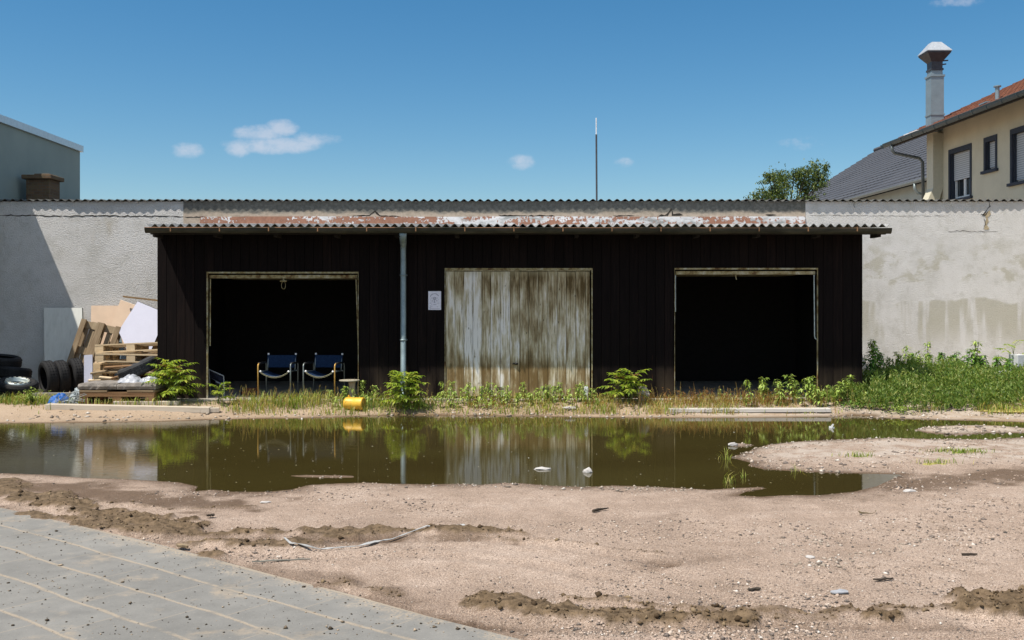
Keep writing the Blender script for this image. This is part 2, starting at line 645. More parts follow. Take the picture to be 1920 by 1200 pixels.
def m_ground(n):
    v = n.coord()
    big = n.noise(v, .55, 5, .6)
    mid = n.noise(v, 3.2, 5, .65)
    grit = n.noise(v, 70, 3, .7)
    grain = n.noise(v, 190, 2, .6)
    cells = n.voronoi(v, 75)
    c = n.ramp(n.math('ADD', n.math('MULTIPLY', big, .55), n.math('MULTIPLY', mid, .45)), [(.36, (.320, .232, .170)), (.5, (.440, .330, .255)), (.63, (.540, .425, .345))])
    c = n.mix(n.step(grit, .36, .66), n.mix(1.0, c, (.60, .58, .56), 'MULTIPLY'), c)
    c = n.mix(n.math('MULTIPLY', n.step(grain, .56, .68), .8), c, (.62, .52, .44))
    c = n.mix(n.math('MULTIPLY', n.step(grain, .47, .36), .85), c, (.10, .082, .068))
    coarse = n.noise(v, 30, 4, .75)
    c = n.mix(n.math('MULTIPLY', n.step(coarse, .43, .33), .55), c, (.15, .122, .10))
    c = n.mix(n.math('MULTIPLY', n.step(coarse, .60, .70), .45), c, (.58, .50, .43))
    y = n.xyz(v)[1]
    c = n.mix(n.math('MULTIPLY', n.step(y, 13.2, 14.4), .5), c, (.36, .27, .175))
    spit = n.math('MULTIPLY', n.step(n.xyz(v)[0], 2.2, 3.4), n.math('MULTIPLY', n.step(y, 10.6, 11.4), n.step(mid, .40, .58)))
    c = n.mix(n.math('MULTIPLY', spit, .45), c, (.46, .42, .37))
    wet = n.attr('wet')
    wetm = n.step(n.math('ADD', wet, n.math('MULTIPLY', n.math('SUBTRACT', mid, .5), .7)), .12, .95)
    c = n.mix(wetm, c, n.mix(1.0, c, (.36, .31, .25), 'MULTIPLY'))
    mud = n.attr('mud')
    mm = n.step(n.math('ADD', mud, n.math('MULTIPLY', n.math('SUBTRACT', n.noise(v, 11, 4), .5), 1.0)), .22, .95)
    c = n.mix(mm, c, n.ramp(n.noise(v, 20, 4), [(.32, (.062, .041, .021)), (.68, (.19, .132, .078))]))
    h = n.math('ADD', n.math('MULTIPLY', grit, .7), n.math('ADD', n.math('MULTIPLY', grain, .35), n.math('MULTIPLY', mid, .8)))
    h = n.math('SUBTRACT', h, n.math('MULTIPLY', cells, .4))
    r = n.math('SUBTRACT', .92, n.math('MULTIPLY', wetm, .22))
    P(n, c, r, 0, n.bump(h, .75, .018), .25)


me.materials.append(mat('sandy_gravel', m_ground))
ground = bpy.data.objects.new('ground', me)
COL.objects.link(ground)
tag(ground, 'pinkish sandy gravel yard with churned mud', 'ground', kind='structure')


def m_water(n):
    v = n.coord()
    x, y, z = n.xyz(v)
    rip = n.noise(n.mapv(v, (1.6, 7.0, 1)), 3.0, 3, .55)
    rip2 = n.noise(n.mapv(v, (3.0, 11.0, 1)), 6.5, 3, .5)
    calm = n.noise(n.mapv(v, (.25, .5, 1)), 1.1, 2)
    left = n.step(x, -3.2, -5.0)
    amp = n.math('ADD', n.step(calm, .52, .68), n.math('MULTIPLY', left, .9))
    h = n.math('ADD', n.math('MULTIPLY', rip, n.math('ADD', .12, n.math('MULTIPLY', amp, .55))), n.math('MULTIPLY', rip2, .06))
    silt = n.noise(n.mapv(v, (.5, 1, 1)), .8, 4)
    P(n, n.ramp(silt, [(.35, (.038, .029, .0085)), (.7, (.049, .040, .0120))]), .0, 0, n.bump(h, .05, .035))
    n.b.inputs['IOR'].default_value = 1.42
    n.b.inputs['Specular IOR Level'].default_value = .5


wb = MB()
wb.add([(-10.6, 8.6, WZ), (14, 8.6, WZ), (14, 16.1, WZ), (-10.6, 16.1, WZ)], [(0, 1, 2, 3)])
tag(wb.build('water', mat('puddle_water', m_water)), 'wide olive brown puddle reflecting the shed', 'puddle', kind='structure')


def m_road(n):
    v = n.coord()
    x, y, z = n.xyz(v)
    wob = n.math('MULTIPLY', n.math('SUBTRACT', n.noise(v, 1.1, 3), .5), .10)
    # along (a) and across (b) the kerb
    b = n.math('ADD', n.math('ADD', n.math('MULTIPLY', x, .612), n.math('MULTIPLY', y, .791)), wob)
    a = n.math('SUBTRACT', n.math('MULTIPLY', x, .791), n.math('MULTIPLY', y, .612))
    row = n.math('DIVIDE', n.math('SUBTRACT', 4.02, b), .345)
    fr = n.math('FRACT', row)
    dj = n.math('MINIMUM', fr, n.math('SUBTRACT', 1.0, fr))
    fine = n.noise(v, 60, 4, .7)
    med = n.noise(v, 7, 4, .6)
    big = n.noise(v, .9, 4, .55)
    odd = n.math('MULTIPLY', n.math('FLOOR', row), .37)
    jt = n.math('ADD', dj, n.math('MULTIPLY', n.math('SUBTRACT', fine, .5), .10))
    jt = n.math('ADD', jt, n.math('MULTIPLY', n.math('SUBTRACT', med, .5), .07))
    joint = n.step(jt, .056, .012)
    joint = n.math('MULTIPLY', joint, n.step(n.math('ADD', med, n.math('MULTIPLY', big, .8)), .62, .88))
    cr = n.math('FRACT', n.math('ADD', n.math('DIVIDE', a, .62), odd))
    cross = n.math('MULTIPLY', n.step(n.math('ADD', n.math('MINIMUM', cr, n.math('SUBTRACT', 1.0, cr)), n.math('MULTIPLY', n.math('SUBTRACT', fine, .5), .02)), .014, .003), .3)
    c = n.ramp(n.math('ADD', n.math('MULTIPLY', big, .6), n.math('MULTIPLY', med, .4)), [(.3, (.150, .146, .134)), (.5, (.200, .195, .180)), (.7, (.252, .243, .223))])
    slab = n.node('ShaderNodeTexWhiteNoise', noise_dimensions='2D')
    n.put(slab.inputs['Vector'], n.comb(n.math('FLOOR', row), n.math('FLOOR', n.math('ADD', n.math('DIVIDE', a, .62), odd)), 0))
    c = n.mix(n.math('MULTIPLY', slab.outputs[0], .24), c, (.11, .107, .10))
    c = n.mix(n.math('MULTIPLY', n.step(fine, .60, .72), .5), c, (.34, .315, .28))
    c = n.mix(n.math('MULTIPLY', n.step(fine, .40, .28), .5), c, (.085, .08, .072))
    stain_shadow = n.step(n.noise(n.mapv(v, (1, 1.6, 1), (3, 1, 0)), .8, 4), .60, .72)
    c = n.mix(n.math('MULTIPLY', stain_shadow, .4), c, (.085, .085, .085))
    sand = n.mix(med, (.31, .245, .17), (.40, .325, .24))
    edge = n.step(n.math('ADD', b, n.math('MULTIPLY', n.math('SUBTRACT', med, .5), .5)), 3.86, 4.05)
    dust = n.math('MAXIMUM', n.math('MULTIPLY', n.step(n.noise(v, 2.2, 5, .7), .56, .74), .6), n.math('MULTIPLY', n.math('MULTIPLY', edge, n.step(fine, .42, .60)), .75))
    c = n.mix(n.math('MAXIMUM', n.math('MAXIMUM', n.math('MULTIPLY', joint, .62), cross), dust), c, sand)
    dk = n.step(n.voronoi(v, 17), .16, .06)
    dk = n.math('MULTIPLY', dk, n.step(n.noise(v, 4, 2), .50, .58))
    c = n.mix(dk, c, (.055, .042, .03))
    h = n.math('ADD', n.math('MULTIPLY', fine, .5), n.math('MULTIPLY', n.math('SUBTRACT', 1.0, joint), .5))
    P(n, c, .85, 0, n.bump(h, .45, .008), .25)


rb = MB()
cx_, cy_ = -3.0, -2.0
kerb_fine = []
for (ax, ay), (bx, by) in zip(ROAD[:13], ROAD[1:14]):
    for k in range(6):
        t = k / 6
        kerb_fine.append((ax + (bx - ax) * t, ay + (by - ay) * t))
outl = kerb_fine + ROAD[13:]
rb.prism([(x, y, ROADZ - .076) for x, y in outl][::-1], (0, 0, .076))
road = rb.build('road', mat('concrete_paving', m_road), fixn=True)
tag(road, 'grey paved drive with sandy joints', 'drive', kind='structure')

# ---- loose stones, clods and flecks
ng = np.random.default_rng(3)


def scatter(name, P3, size, material, squash=.6):
    """many small irregular stones in one mesh"""
    k = len(P3)
    base = np.array([(1, 0, 0), (0, 1, 0), (-1, 0, 0), (0, -1, 0), (0, 0, 1), (0, 0, -1)], float)
    th = ng.uniform(0, 6.28, k)
    V = base[None] * ng.uniform(.6, 1.3, (k, 6, 1)) + ng.normal(0, .16, (k, 6, 3))
    V[:, :, 2] *= squash
    c, s_ = np.cos(th)[:, None], np.sin(th)[:, None]
    X = V[:, :, 0] * c - V[:, :, 1] * s_
    Yy = V[:, :, 0] * s_ + V[:, :, 1] * c
    V = np.stack([X, Yy, V[:, :, 2]], -1) * size[:, None, None] + P3[:, None, :]
    tri = np.array([(0, 1, 4), (1, 2, 4), (2, 3, 4), (3, 0, 4), (1, 0, 5), (2, 1, 5), (3, 2, 5), (0, 3, 5)])
    T = (tri[None] + (np.arange(k) * 6)[:, None, None]).reshape(-1, 3)
    me = bpy.data.meshes.new(name)
    me.vertices.add(k * 6)
    me.vertices.foreach_set('co', V.ravel())
    me.loops.add(T.size)
    me.loops.foreach_set('vertex_index', T.ravel())
    me.polygons.add(len(T))
    me.polygons.foreach_set('loop_start', np.arange(len(T)) * 3)
    me.update()
    me.validate()
    me.materials.append(material)
    o = bpy.data.objects.new(name, me)
    COL.objects.link(o)
    return o


def isl_ramp(name, stops, rough=.85):
    return mat(name, lambda n: P(n, n.ramp(n.island(), stops, 'CONSTANT'), rough))


N = 62000
px = ng.uniform(-200, 2120, N)
py = 800 + 430 * ng.uniform(0, 1, N) ** .9
gy_ = F * (1.6 - G0) / (py - HY)
gx_ = (px - CX) * gy_ / F
tz, twet, tmud, tsd, trd = terrain(gx_, gy_)
clump = fbm(gx_, gy_, 1.3, 4, 91)
keep = (tsd > .01) & (trd > .03) & (tmud < .35) & (ng.uniform(0, 1, N) < np.where(tsd < .25, .9, sstep(clump, .36, .62) * .85 + .12))
size = np.exp(ng.normal(0, .42, N)) * .0040 * (1 + .8 * sstep(clump, .55, .7)) * np.where((gy_ > 9.3) & (gx_ > 2), 1.9, 1.0)
size = np.clip(size, .003, .032)
Pg = np.stack([gx_, gy_, tz + size * .15], -1)[keep]
tag(scatter('gravel', Pg, size[keep], isl_ramp('gravel_stone', [(0, (.16, .13, .11)), (.22, (.30, .23, .175)), (.5, (.40, .31, .245)), (.78, (.48, .40, .33)), (.86, (.58, .53, .47)), (.90, (.075, .066, .058))])),
    'loose gravel over the sandy yard', 'gravel', kind='stuff')
N = 17000
px = ng.uniform(-100, 2020, N)
py = ng.uniform(895, 1200, N)
gy_ = F * (1.6 - G0) / (py - HY)
gx_ = (px - CX) * gy_ / F
tz, twet, tmud, tsd, trd = terrain(gx_, gy_)
keep = (tmud > .45) & (trd > .02) & (tsd > .1)
size = np.clip(np.exp(ng.normal(0, .55, N)) * .0065, .003, .028)
tag(scatter('mud', np.stack([gx_, gy_, tz + size * .2], -1)[keep], size[keep], isl_ramp('mud_clod', [(0, (.055, .034, .016)), (.4, (.11, .074, .038)), (.75, (.20, .145, .085))]), .75),
    'dark crumbs of churned mud along the tyre tracks', 'mud', kind='stuff')
# crumbs of earth on the paving
N = 2600
px = ng.uniform(-60, 1000, N)
py = ng.uniform(950, 1200, N)
gy_ = F * (1.6 - G0) / (py - HY)
gx_ = (px - CX) * gy_ / F
rd_ = sdist(gx_, gy_, ROAD)
keep = (rd_ < -.03) & (ng.uniform(0, 1, N) < .25 + .9 * np.exp(rd_ / .25) + .5 * sstep(fbm(gx_, gy_, 2, 3, 8), .5, .7))
size = np.clip(np.exp(ng.normal(0, .5, N)) * .0042, .002, .016)
tag(scatter('dirt', np.stack([gx_, gy_, .0 + ROADZ + size * .3], -1)[keep], size[keep], isl_ramp('dirt_crumb', [(0, (.05, .036, .022)), (.45, (.14, .105, .07)), (.7, (.35, .27, .19)), (.9, (.07, .06, .05))])),
    'crumbs of earth and sand on the grey paving', 'dirt', kind='stuff')
# pale rubble along the shores of the spit and the far bank
pts = []
for line, n_, sp in ((gline([(1370, 834), (1415, 834)]), 40, .12), (gline([(1372, 858), (1430, 840), (1520, 826), (1680, 821), (1800, 823), (1900, 822)]), 620, .16), (gline([(1715, 806), (1800, 803), (1920, 806)]), 320, .35),
                     (gline([(860, 907), (890, 903)]), 46, .07), (gline([(1180, 911), (1230, 911)]), 34, .06), (gline([(1640, 776), (1780, 770), (1920, 772)]), 420, .35), (gline([(540, 893), (664, 893)]), 110, .05),
                     (gline([(1500, 1057), (1560, 1062)]), 70, .07), (gline([(1470, 1025), (1540, 1010)]), 80, .12), (gline([(1560, 1050), (1780, 1005)]), 130, .05), (gline([(700, 905), (1100, 911), (1300, 915)]), 200, .10),
                     (gline([(420, 782), (760, 773), (1000, 773), (1300, 776)]), 420, .22), (gline([(0, 784), (200, 782), (420, 779)]), 200, .3), (gline([(1560, 777), (1640, 773)]), 120, .25), (gline([(1420, 872), (1680, 889)]), 160, .12)):
    for _ in range(n_):
        i = ng.integers(len(line) - 1)
        t = ng.uniform()
        pts.append((line[i][0] * (1 - t) + line[i + 1][0] * t + ng.normal(0, sp), line[i][1] * (1 - t) + line[i + 1][1] * t + ng.normal(0, sp)))
pts = np.array(pts)
tz, twet, tmud, tsd, trd = terrain(pts[:, 0], pts[:, 1])
size = np.clip(np.exp(ng.normal(0, .5, len(pts))) * .0085 * np.where(pts[:, 1] > 13, 1.7, 1.0), .004, .04)
keep = tsd > -.06
tag(scatter('rubble', np.stack([pts[:, 0], pts[:, 1], np.maximum(tz, WZ - .01) + size * .2], -1)[keep], size[keep],
            isl_ramp('rubble_stone', [(0, (.17, .14, .115)), (.3, (.29, .24, .19)), (.6, (.40, .34, .28)), (.9, (.54, .50, .45))])),
    'pale broken stones along the edges of the puddle', 'rubble', kind='stuff')
# flecks drifting on the water
N = 420
px = ng.uniform(-40, 1800, N)
py = ng.uniform(792, 925, N)
gy_ = F * (1.6 - WZ) / (py - HY)
gx_ = (px - CX) * gy_ / F
tz, twet, tmud, tsd, trd = terrain(gx_, gy_)
keep = tsd < -.08
size = np.clip(np.exp(ng.normal(0, .45, N)) * .006, .003, .014)
tag(scatter('litter', np.stack([gx_, gy_, np.full(N, WZ + .002)], -1)[keep], size[keep], isl_ramp('fleck', [(0, (.45, .42, .30)), (.5, (.30, .27, .15)), (.8, (.7, .68, .62))]), .15),
    'pale flecks drifting on the puddle', 'litter', kind='stuff')

# ------------------------------------------------------------------ the long rendered building behind
YW, YF = 20.5, 16.67                          # rear wall, shed front


def m_render(n):
    v = n.coord()
    x, y, z = n.xyz(v)
    big = n.noise(v, .9, 5, .6)
    med = n.noise(v, 5, 6, .65)
    lump = n.noise(v, 34, 6, .72)
    fine = n.noise(v, 75, 3, .7)
    c = n.ramp(n.math('ADD', n.math('MULTIPLY', big, .6), n.math('MULTIPLY', med, .4)), [(.32, (.53, .52, .495)), (.5, (.63, .62, .605)), (.68, (.70, .69, .68))])
    right = n.step(x, 4.5, 5.2)
    # left wall: rusty runs below the crack, damp foot
    runs = n.math('MULTIPLY', n.step(n.noise(n.mapv(v, (1.1, 1, .45)), 1.6, 4), .52, .70), n.step(z, 2.3, 3.2))
    runs = n.math('MULTIPLY', runs, n.step(z, 3.4, 3.36))
    c = n.mix(n.math('MULTIPLY', n.math('MULTIPLY', runs, n.math('SUBTRACT', 1, right)), .6), c, (.42, .35, .23))
    # right wall: repaired patches with washed-out rims
    wav = n.math('ADD', z, n.math('MULTIPLY', n.math('SUBTRACT', n.noise(n.comb(x, 0, 0), 1.1, 3), .5), .55))
    band = n.math('MULTIPLY', n.step(wav, 1.70, 1.64), n.step(wav, .55, 1.25))
    vert = n.step(n.noise(n.comb(x, 0, n.math('MULTIPLY', z, .12)), 2.6, 3), .40, .50)
    blot = n.step(n.noise(n.mapv(v, (1, 1, 1.5)), 1.5, 5, .62), .50, .60)
    up = n.math('MULTIPLY', n.step(wav, 1.9, 2.1), n.step(wav, 3.1, 2.5))
    st = n.math('MAXIMUM', n.math('MULTIPLY', n.math('MULTIPLY', band, vert), .75), n.math('MULTIPLY', n.math('MULTIPLY', blot, up), .7))
    st = n.math('MULTIPLY', n.math('MULTIPLY', st, right), n.math('ADD', .40, n.math('MULTIPLY', lump, 1.2)))
    c = n.mix(st, c, (.43, .41, .33))
    drip = n.math('MULTIPLY', n.step(n.noise(n.mapv(v, (9, 1, .5)), 1.3, 3), .60, .68), n.step(z, 1.4, .7))
    c = n.mix(n.math('MULTIPLY', n.math('MULTIPLY', drip, right), .45), c, (.40, .38, .31))
    c = n.mix(n.math('MULTIPLY', n.step(z, .7, .0), .45), c, (.40, .38, .33))
    scuff = n.math('MULTIPLY', n.step(n.noise(v, 2.6, 6, .72), .50, .66), .38)
    c = n.mix(scuff, c, (.40, .39, .345))
    c = n.mix(n.math('MULTIPLY', n.step(lump, .46, .32), n.math('SUBTRACT', .62, n.math('MULTIPLY', right, .35))), c, (.40, .38, .35))
    h = n.math('ADD', n.math('MULTIPLY', lump, n.math('SUBTRACT', 1.0, n.math('MULTIPLY', right, .5))), n.math('MULTIPLY', fine, .3))
    P(n, c, .95, 0, n.bump(h, 1.0, .030), .15)


M_RENDER = mat('roughcast_render', m_render)
M_CRACK = plain('crack_dark', (.035, .03, .024), .95)
M_BRICK = plain('bare_masonry', (.40, .33, .22), .95, vary=.4, scale=20)


def m_corr(n):
    v = n.coord()
    a = n.noise(v, 3, 5, .65)
    b = n.noise(v, 24, 4, .6)
    c = n.ramp(n.math('ADD', n.math('MULTIPLY', a, .5), n.math('MULTIPLY', b, .5)), [(.3, (.035, .034, .03)), (.5, (.085, .083, .075)), (.7, (.17, .165, .15))])
    P(n, c, .9, 0, n.bump(b, .4, .01), .2)


def m_corr_light(n):
    v = n.coord()
    a = n.noise(v, 2.2, 5, .65)
    b = n.noise(v, 26, 4, .6)
    c = n.ramp(n.math('ADD', n.math('MULTIPLY', a, .5), n.math('MULTIPLY', b, .5)), [(.32, (.07, .07, .065)), (.48, (.22, .22, .215)), (.7, (.46, .46, .45))])
    P(n, c, .85, 0, n.bump(b, .4, .01), .2)


M_CORR, M_CORRL = mat('weathered_corrugated_sheet', m_corr), mat('pale_corrugated_sheet', m_corr_light)


def corrugated(mb, x0, x1, y0, z0, y1, z1, pitch, amp, thick=.008, rag=0.0, rg=rnd, seg=8, rows=6):
    """a wavy sheet sloping from (y0, z0) to (y1, z1); crests at z + amp"""
    n = int((x1 - x0) / pitch * seg)
    vs = []
    wob = [rg.uniform(-1, 1) for _ in range(int((x1 - x0) / (pitch * 5)) + 3)]
    for side in (0, 1):
        for r in range(rows + 1):
            t = r / rows
            for i in range(n + 1):
                x = x0 + (x1 - x0) * i / n
                k = (x - x0) / (pitch * 5)
                lap = wob[int(k)] * rag                      # each sheet of five waves sits a touch different
                yy = y0 + (y1 - y0) * t + (lap * 1.5 if r == 0 else 0)
                zz = z0 + (z1 - z0) * t + amp * math.cos(2 * math.pi * (x - x0) / pitch) + lap * .5
                vs.append((x, yy, zz - side * thick))
    m = n + 1
    fs = []
    K = (rows + 1) * m
    for r in range(rows):
        for i in range(n):
            a = r * m + i
            fs.append((a, a + 1, a + m + 1, a + m))
            fs.append((K + a, K + a + m, K + a + m + 1, K + a + 1))
    for i in range(n):
        fs.append((i, K + i, K + i + 1, i + 1))
    for r in range(rows):
        fs.append((r * m, (r + 1) * m, K + (r + 1) * m, K + r * m))
        fs.append((r * m + n, K + r * m + n, K + (r + 1) * m + n, (r + 1) * m + n))
    mb.add(vs, fs)


rear = thing('long_building', 'long low building with rough pale rendered wall under a corrugated roof edge', 'building', (0, YW, 0))
wb = MB()
wb.box((-10.72, YW, -.05), (11.6, YW + .3, 3.712))
wb.box((-10.72, YW + 5.7, -.05), (11.6, YW + 6, 3.9))
wb.box((11.3, YW + .3, -.05), (11.6, YW + 5.7, 3.80))
# cracks
def crack(mb, pts, w0, y, rg, mi):
    mb.mi = mi
    P_ = [at(px_, py_, y) for px_, py_ in pts]
    fine_ = []
    for a, b in zip(P_, P_[1:]):
        k = max(2, int((b - a).length / .06))
        for i in range(k):
            fine_.append(a.lerp(b, i / k) + Vector((rg.uniform(-.012, .012), 0, rg.uniform(-.012, .012))))
    fine_.append(P_[-1])
    L, Rr = [], []
    for i, p in enumerate(fine_):
        d = (fine_[min(i + 1, len(fine_) - 1)] - fine_[max(0, i - 1)]).normalized()
        nrm = Vector((-d.z, 0, d.x))
        w_ = w0 * rg.uniform(.25, 1.1) * (1 if 0 < i < len(fine_) - 1 else .2)
        L.append(p + nrm * w_)
        Rr.append(p - nrm * w_)
    k = len(L)
    mb.add(L + Rr, [(i, i + 1, k + i + 1, k + i) for i in range(k - 1)])
    mb.mi = 0


rg = random.Random(5)
Yc = YW - .004
crack(wb, [(-30, 403), (100, 405), (200, 405), (345, 406)], .012, Yc, rg, 1)
crack(wb, [(1516, 403), (1600, 404), (1700, 405), (1780, 404)], .004, Yc, rg, 1)
crack(wb, [(1775, 434), (1800, 433), (1845, 434), (1872, 434)], .006, Yc, rg, 1)
crack(wb, [(1854, 376), (1856, 386), (1850, 396), (1843, 402)], .014, Yc, rg, 1)
crack(wb, [(1602, 376), (1600, 384), (1604, 390)], .006, Yc, rg, 1)
wb.mi = 2
chip = [(1843, 403), (1850, 399), (1856, 394), (1858, 402), (1852, 408), (1854, 416), (1850, 421), (1855, 428), (1852, 431), (1845, 430), (1847, 420), (1849, 411), (1847, 405)]
wb.add([at(a, b, YW - .006) for a, b in chip], [tuple(range(len(chip)))])
wb.mi = 0
crack(wb, [(1840, 403), (1848, 404), (1852, 397)], .02, YW - .008, rg, 1)
crack(wb, [(1845, 408), (1847, 420), (1844, 431)], .012, YW - .008, rg, 1)
wb.build('wall', [M_RENDER, M_CRACK, M_BRICK], rear)


def m_band(n):
    v = n.coord()
    a = n.noise(n.mapv(v, (1, 1, 2)), 1.6, 6, .68)
    b = n.noise(v, 14, 5, .65)
    z = n.xyz(v)[2]
    c = n.ramp(n.math('ADD', n.math('MULTIPLY', a, .6), n.math('MULTIPLY', b, .4)), [(.34, (.30, .255, .20)), (.5, (.46, .385, .31)), (.64, (.56, .47, .385))])
    eave_shade_stain = n.math('MULTIPLY', n.step(n.math('ADD', z, n.math('MULTIPLY', n.math('SUBTRACT', a, .5), .3)), 3.44, 3.52), .8)  # eave shade painted into the top of the band, along with its stains
    c = n.mix(eave_shade_stain, c, n.mix(n.step(b, .4, .65), (.055, .068, .068), (.11, .125, .12)))
    P(n, c, .95, 0, n.bump(b, .4, .012), .15)


bb = MB()
x0, x1 = at(344, 400, YW).x, at(1510, 400, YW).x
bb.box((x0, YW - .006, 3.20), (x1, YW - .0005, 3.706))
rg = random.Random(8)
for pts, w_ in (([(600, 409), (640, 408), (692, 404), (702, 396), (712, 405), (760, 407)], .02), ([(1235, 405), (1252, 402), (1258, 392), (1262, 402), (1280, 403)], .024),
                ([(935, 404), (990, 405), (1040, 405)], .018), ([(1150, 405), (1190, 404)], .012), ([(1436, 403), (1456, 403)], .02), ([(345, 407), (480, 409), (600, 408)], .012)):
    crack(bb, pts, w_, YW - .009, rg, 1)
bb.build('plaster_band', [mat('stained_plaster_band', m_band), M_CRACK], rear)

rb = MB()
corrugated(rb, -10.75, 11.65, YW - .062, 3.733, YW + 6.05, 3.96, .1655, .024, .008, .006, random.Random(2))
roof = rb.build('roof', M_CORR, rear)

# the old chimney on it, at the left
def m_oldbrick(n):
    v = n.coord()
    br = n.node('ShaderNodeTexBrick')
    n.put(br.inputs['Vector'], n.comb(n.xyz(v)[0], n.xyz(v)[2], 0))
    br.inputs['Scale'].default_value = 4.0
    br.inputs['Color1'].default_value = (.085, .055, .035, 1)
    br.inputs['Color2'].default_value = (.13, .085, .05, 1)
    br.inputs['Mortar'].default_value = (.10, .09, .075, 1)
    s = n.noise(v, 9, 5)
    P(n, n.mix(n.step(s, .45, .65), br.outputs[0], (.11, .085, .05)), .95, 0, n.bump(s, .5, .02))


cb = MB()
cb.box((-10.62, 21.75, 3.55), (-10.10, 22.25, 4.33))
cb.box((-10.69, 21.68, 4.33), (-10.03, 22.32, 4.42))
cb.box((-10.44, 21.74, 4.42), (-10.10, 22.2, 4.45))
chm = cb.build('chimney', mat('sooty_brick', m_oldbrick), roof, bevel=.012)

# ------------------------------------------------------------------ the garage shed
shed = thing('garage_shed', 'black timber shed with three garage doors under a corrugated lean-to roof', 'shed', (0, YF, 0))
SX0, SX1 = -5.94, 5.87
DOORS = [(-5.11, -2.57, 2.14), (-1.125, 1.348, 2.20), (2.72, 5.12, 2.205)]


def m_clad(n):
    v = n.coord()
    isl = n.island()
    z = n.xyz(v)[2]
    g = n.noise(n.mapv(v, (30, 30, 1.6)), 1.0, 6, .65)
    big = n.noise(n.mapv(v, (3, 3, .8)), 1.1, 4)
    f = n.math('ADD', n.math('MULTIPLY', g, .55), n.math('ADD', n.math('MULTIPLY', isl, .14), n.math('MULTIPLY', big, .22)))
    c = n.ramp(f, [(.22, (.0035, .0028, .0028)), (.48, (.0080, .0056, .0054)), (.80, (.024, .0145, .012))])
    flake = n.math('MULTIPLY', n.step(n.noise(n.mapv(v, (26, 26, 2.2)), 1.4, 4), .66, .73), n.step(z, 1.6, .1))
    c = n.mix(n.math('MULTIPLY', flake, .55), c, (.075, .034, .016))
    pale = n.math('MULTIPLY', n.step(z, .75, .0), n.step(big, .38, .62))  # sunlit band painted onto the lower boards, together with dust and wear
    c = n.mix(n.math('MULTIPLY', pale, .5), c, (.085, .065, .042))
    P(n, c, .85, 0, n.bump(g, .35, .006), .08)


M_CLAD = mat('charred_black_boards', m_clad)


def zroof(y):
    return 2.845 + (y - 16.15) * (3.16 - 2.845) / (YW - .05 - 16.15)


fb = MB()
rg = random.Random(12)
x = SX0
while x < SX1 - .02:
    wd = min(rg.choice((.145, .155, .165)), SX1 - x)
    cuts = sorted({x, x + wd} | {e for d in DOORS for e in d[:2] if x < e < x + wd})
    for a, b in zip(cuts, cuts[1:]):
        mid = (a + b) / 2
        z0 = -.03
        for d in DOORS:
            if d[0] < mid < d[1]:
                z0 = d[2]
        dy = rg.uniform(0, .006)
        fb.box((a + (.003 if a == x else 0), YF + dy, z0), (b - (.003 if b == x + wd else 0), YF + .022 + dy, zroof(YF) - .03))
    x += wd
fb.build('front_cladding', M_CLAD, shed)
for xx, s_ in ((SX0, 1), (SX1, -1)):
    sb = MB()
    y = YF + .03
    while y < YW - .02:
        wd = min(.155, YW - .02 - y)
        lo, hi = sorted((xx, xx + s_ * .022))
        sb.box((lo, y, -.03), (hi, y + wd - .004, zroof(y) - .035))
        y += wd
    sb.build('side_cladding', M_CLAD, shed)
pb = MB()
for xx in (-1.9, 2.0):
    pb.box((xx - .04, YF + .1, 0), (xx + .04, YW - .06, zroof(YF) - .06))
pb.box((SX0 + .03, YW - .06, 0), (SX1 - .03, YW - .012, 3.15))  # dark back lining added so the garage reads as deep shade
for xx in (SX0 + .025, SX1 - .055):  # side linings added to stop sun leaking in past the boards
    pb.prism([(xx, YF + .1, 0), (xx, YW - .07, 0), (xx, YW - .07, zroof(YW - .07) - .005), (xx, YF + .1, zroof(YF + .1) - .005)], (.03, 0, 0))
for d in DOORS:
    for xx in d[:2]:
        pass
M_DARKIN = plain('shade_dark_inside', (.016, .014, .013), .95)  # shade inside the garage put into the colour
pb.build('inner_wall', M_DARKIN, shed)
hb = MB()
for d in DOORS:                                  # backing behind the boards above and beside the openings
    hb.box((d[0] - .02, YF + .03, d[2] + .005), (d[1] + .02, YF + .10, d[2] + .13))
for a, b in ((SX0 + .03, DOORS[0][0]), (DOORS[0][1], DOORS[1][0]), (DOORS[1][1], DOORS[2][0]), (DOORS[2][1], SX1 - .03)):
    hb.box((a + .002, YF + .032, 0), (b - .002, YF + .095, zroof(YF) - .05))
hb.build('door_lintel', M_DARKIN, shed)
M_CONC = plain('old_concrete', (.34, .31, .27), .95, vary=.35, scale=6, bump=.4)
flb = MB()
flb.box((SX0 + .05, 16.40, -.06), (SX1 - .05, YW - .07, .022))
flb.build('floor_slab', M_CONC, shed)

rf = MB()
corrugated(rf, -5.92, 6.12, 16.13, 2.880, YW - .05, 3.185, .1385, .026, .009, .010, random.Random(21))
shed_roof = rf.build('roof', M_CORRL, shed)
tb = MB()
tb.box((-5.90, 16.24, 2.735), (6.1, 16.30, 2.835))
for i in range(13):
    xx = -5.86 + i * .99
    tb.box((xx - .03, 16.325, 2.70), (xx + .03, YF - .005, 2.81))
tb.build('rafter', plain('dark_rafter', (.02, .017, .015), .9), shed)


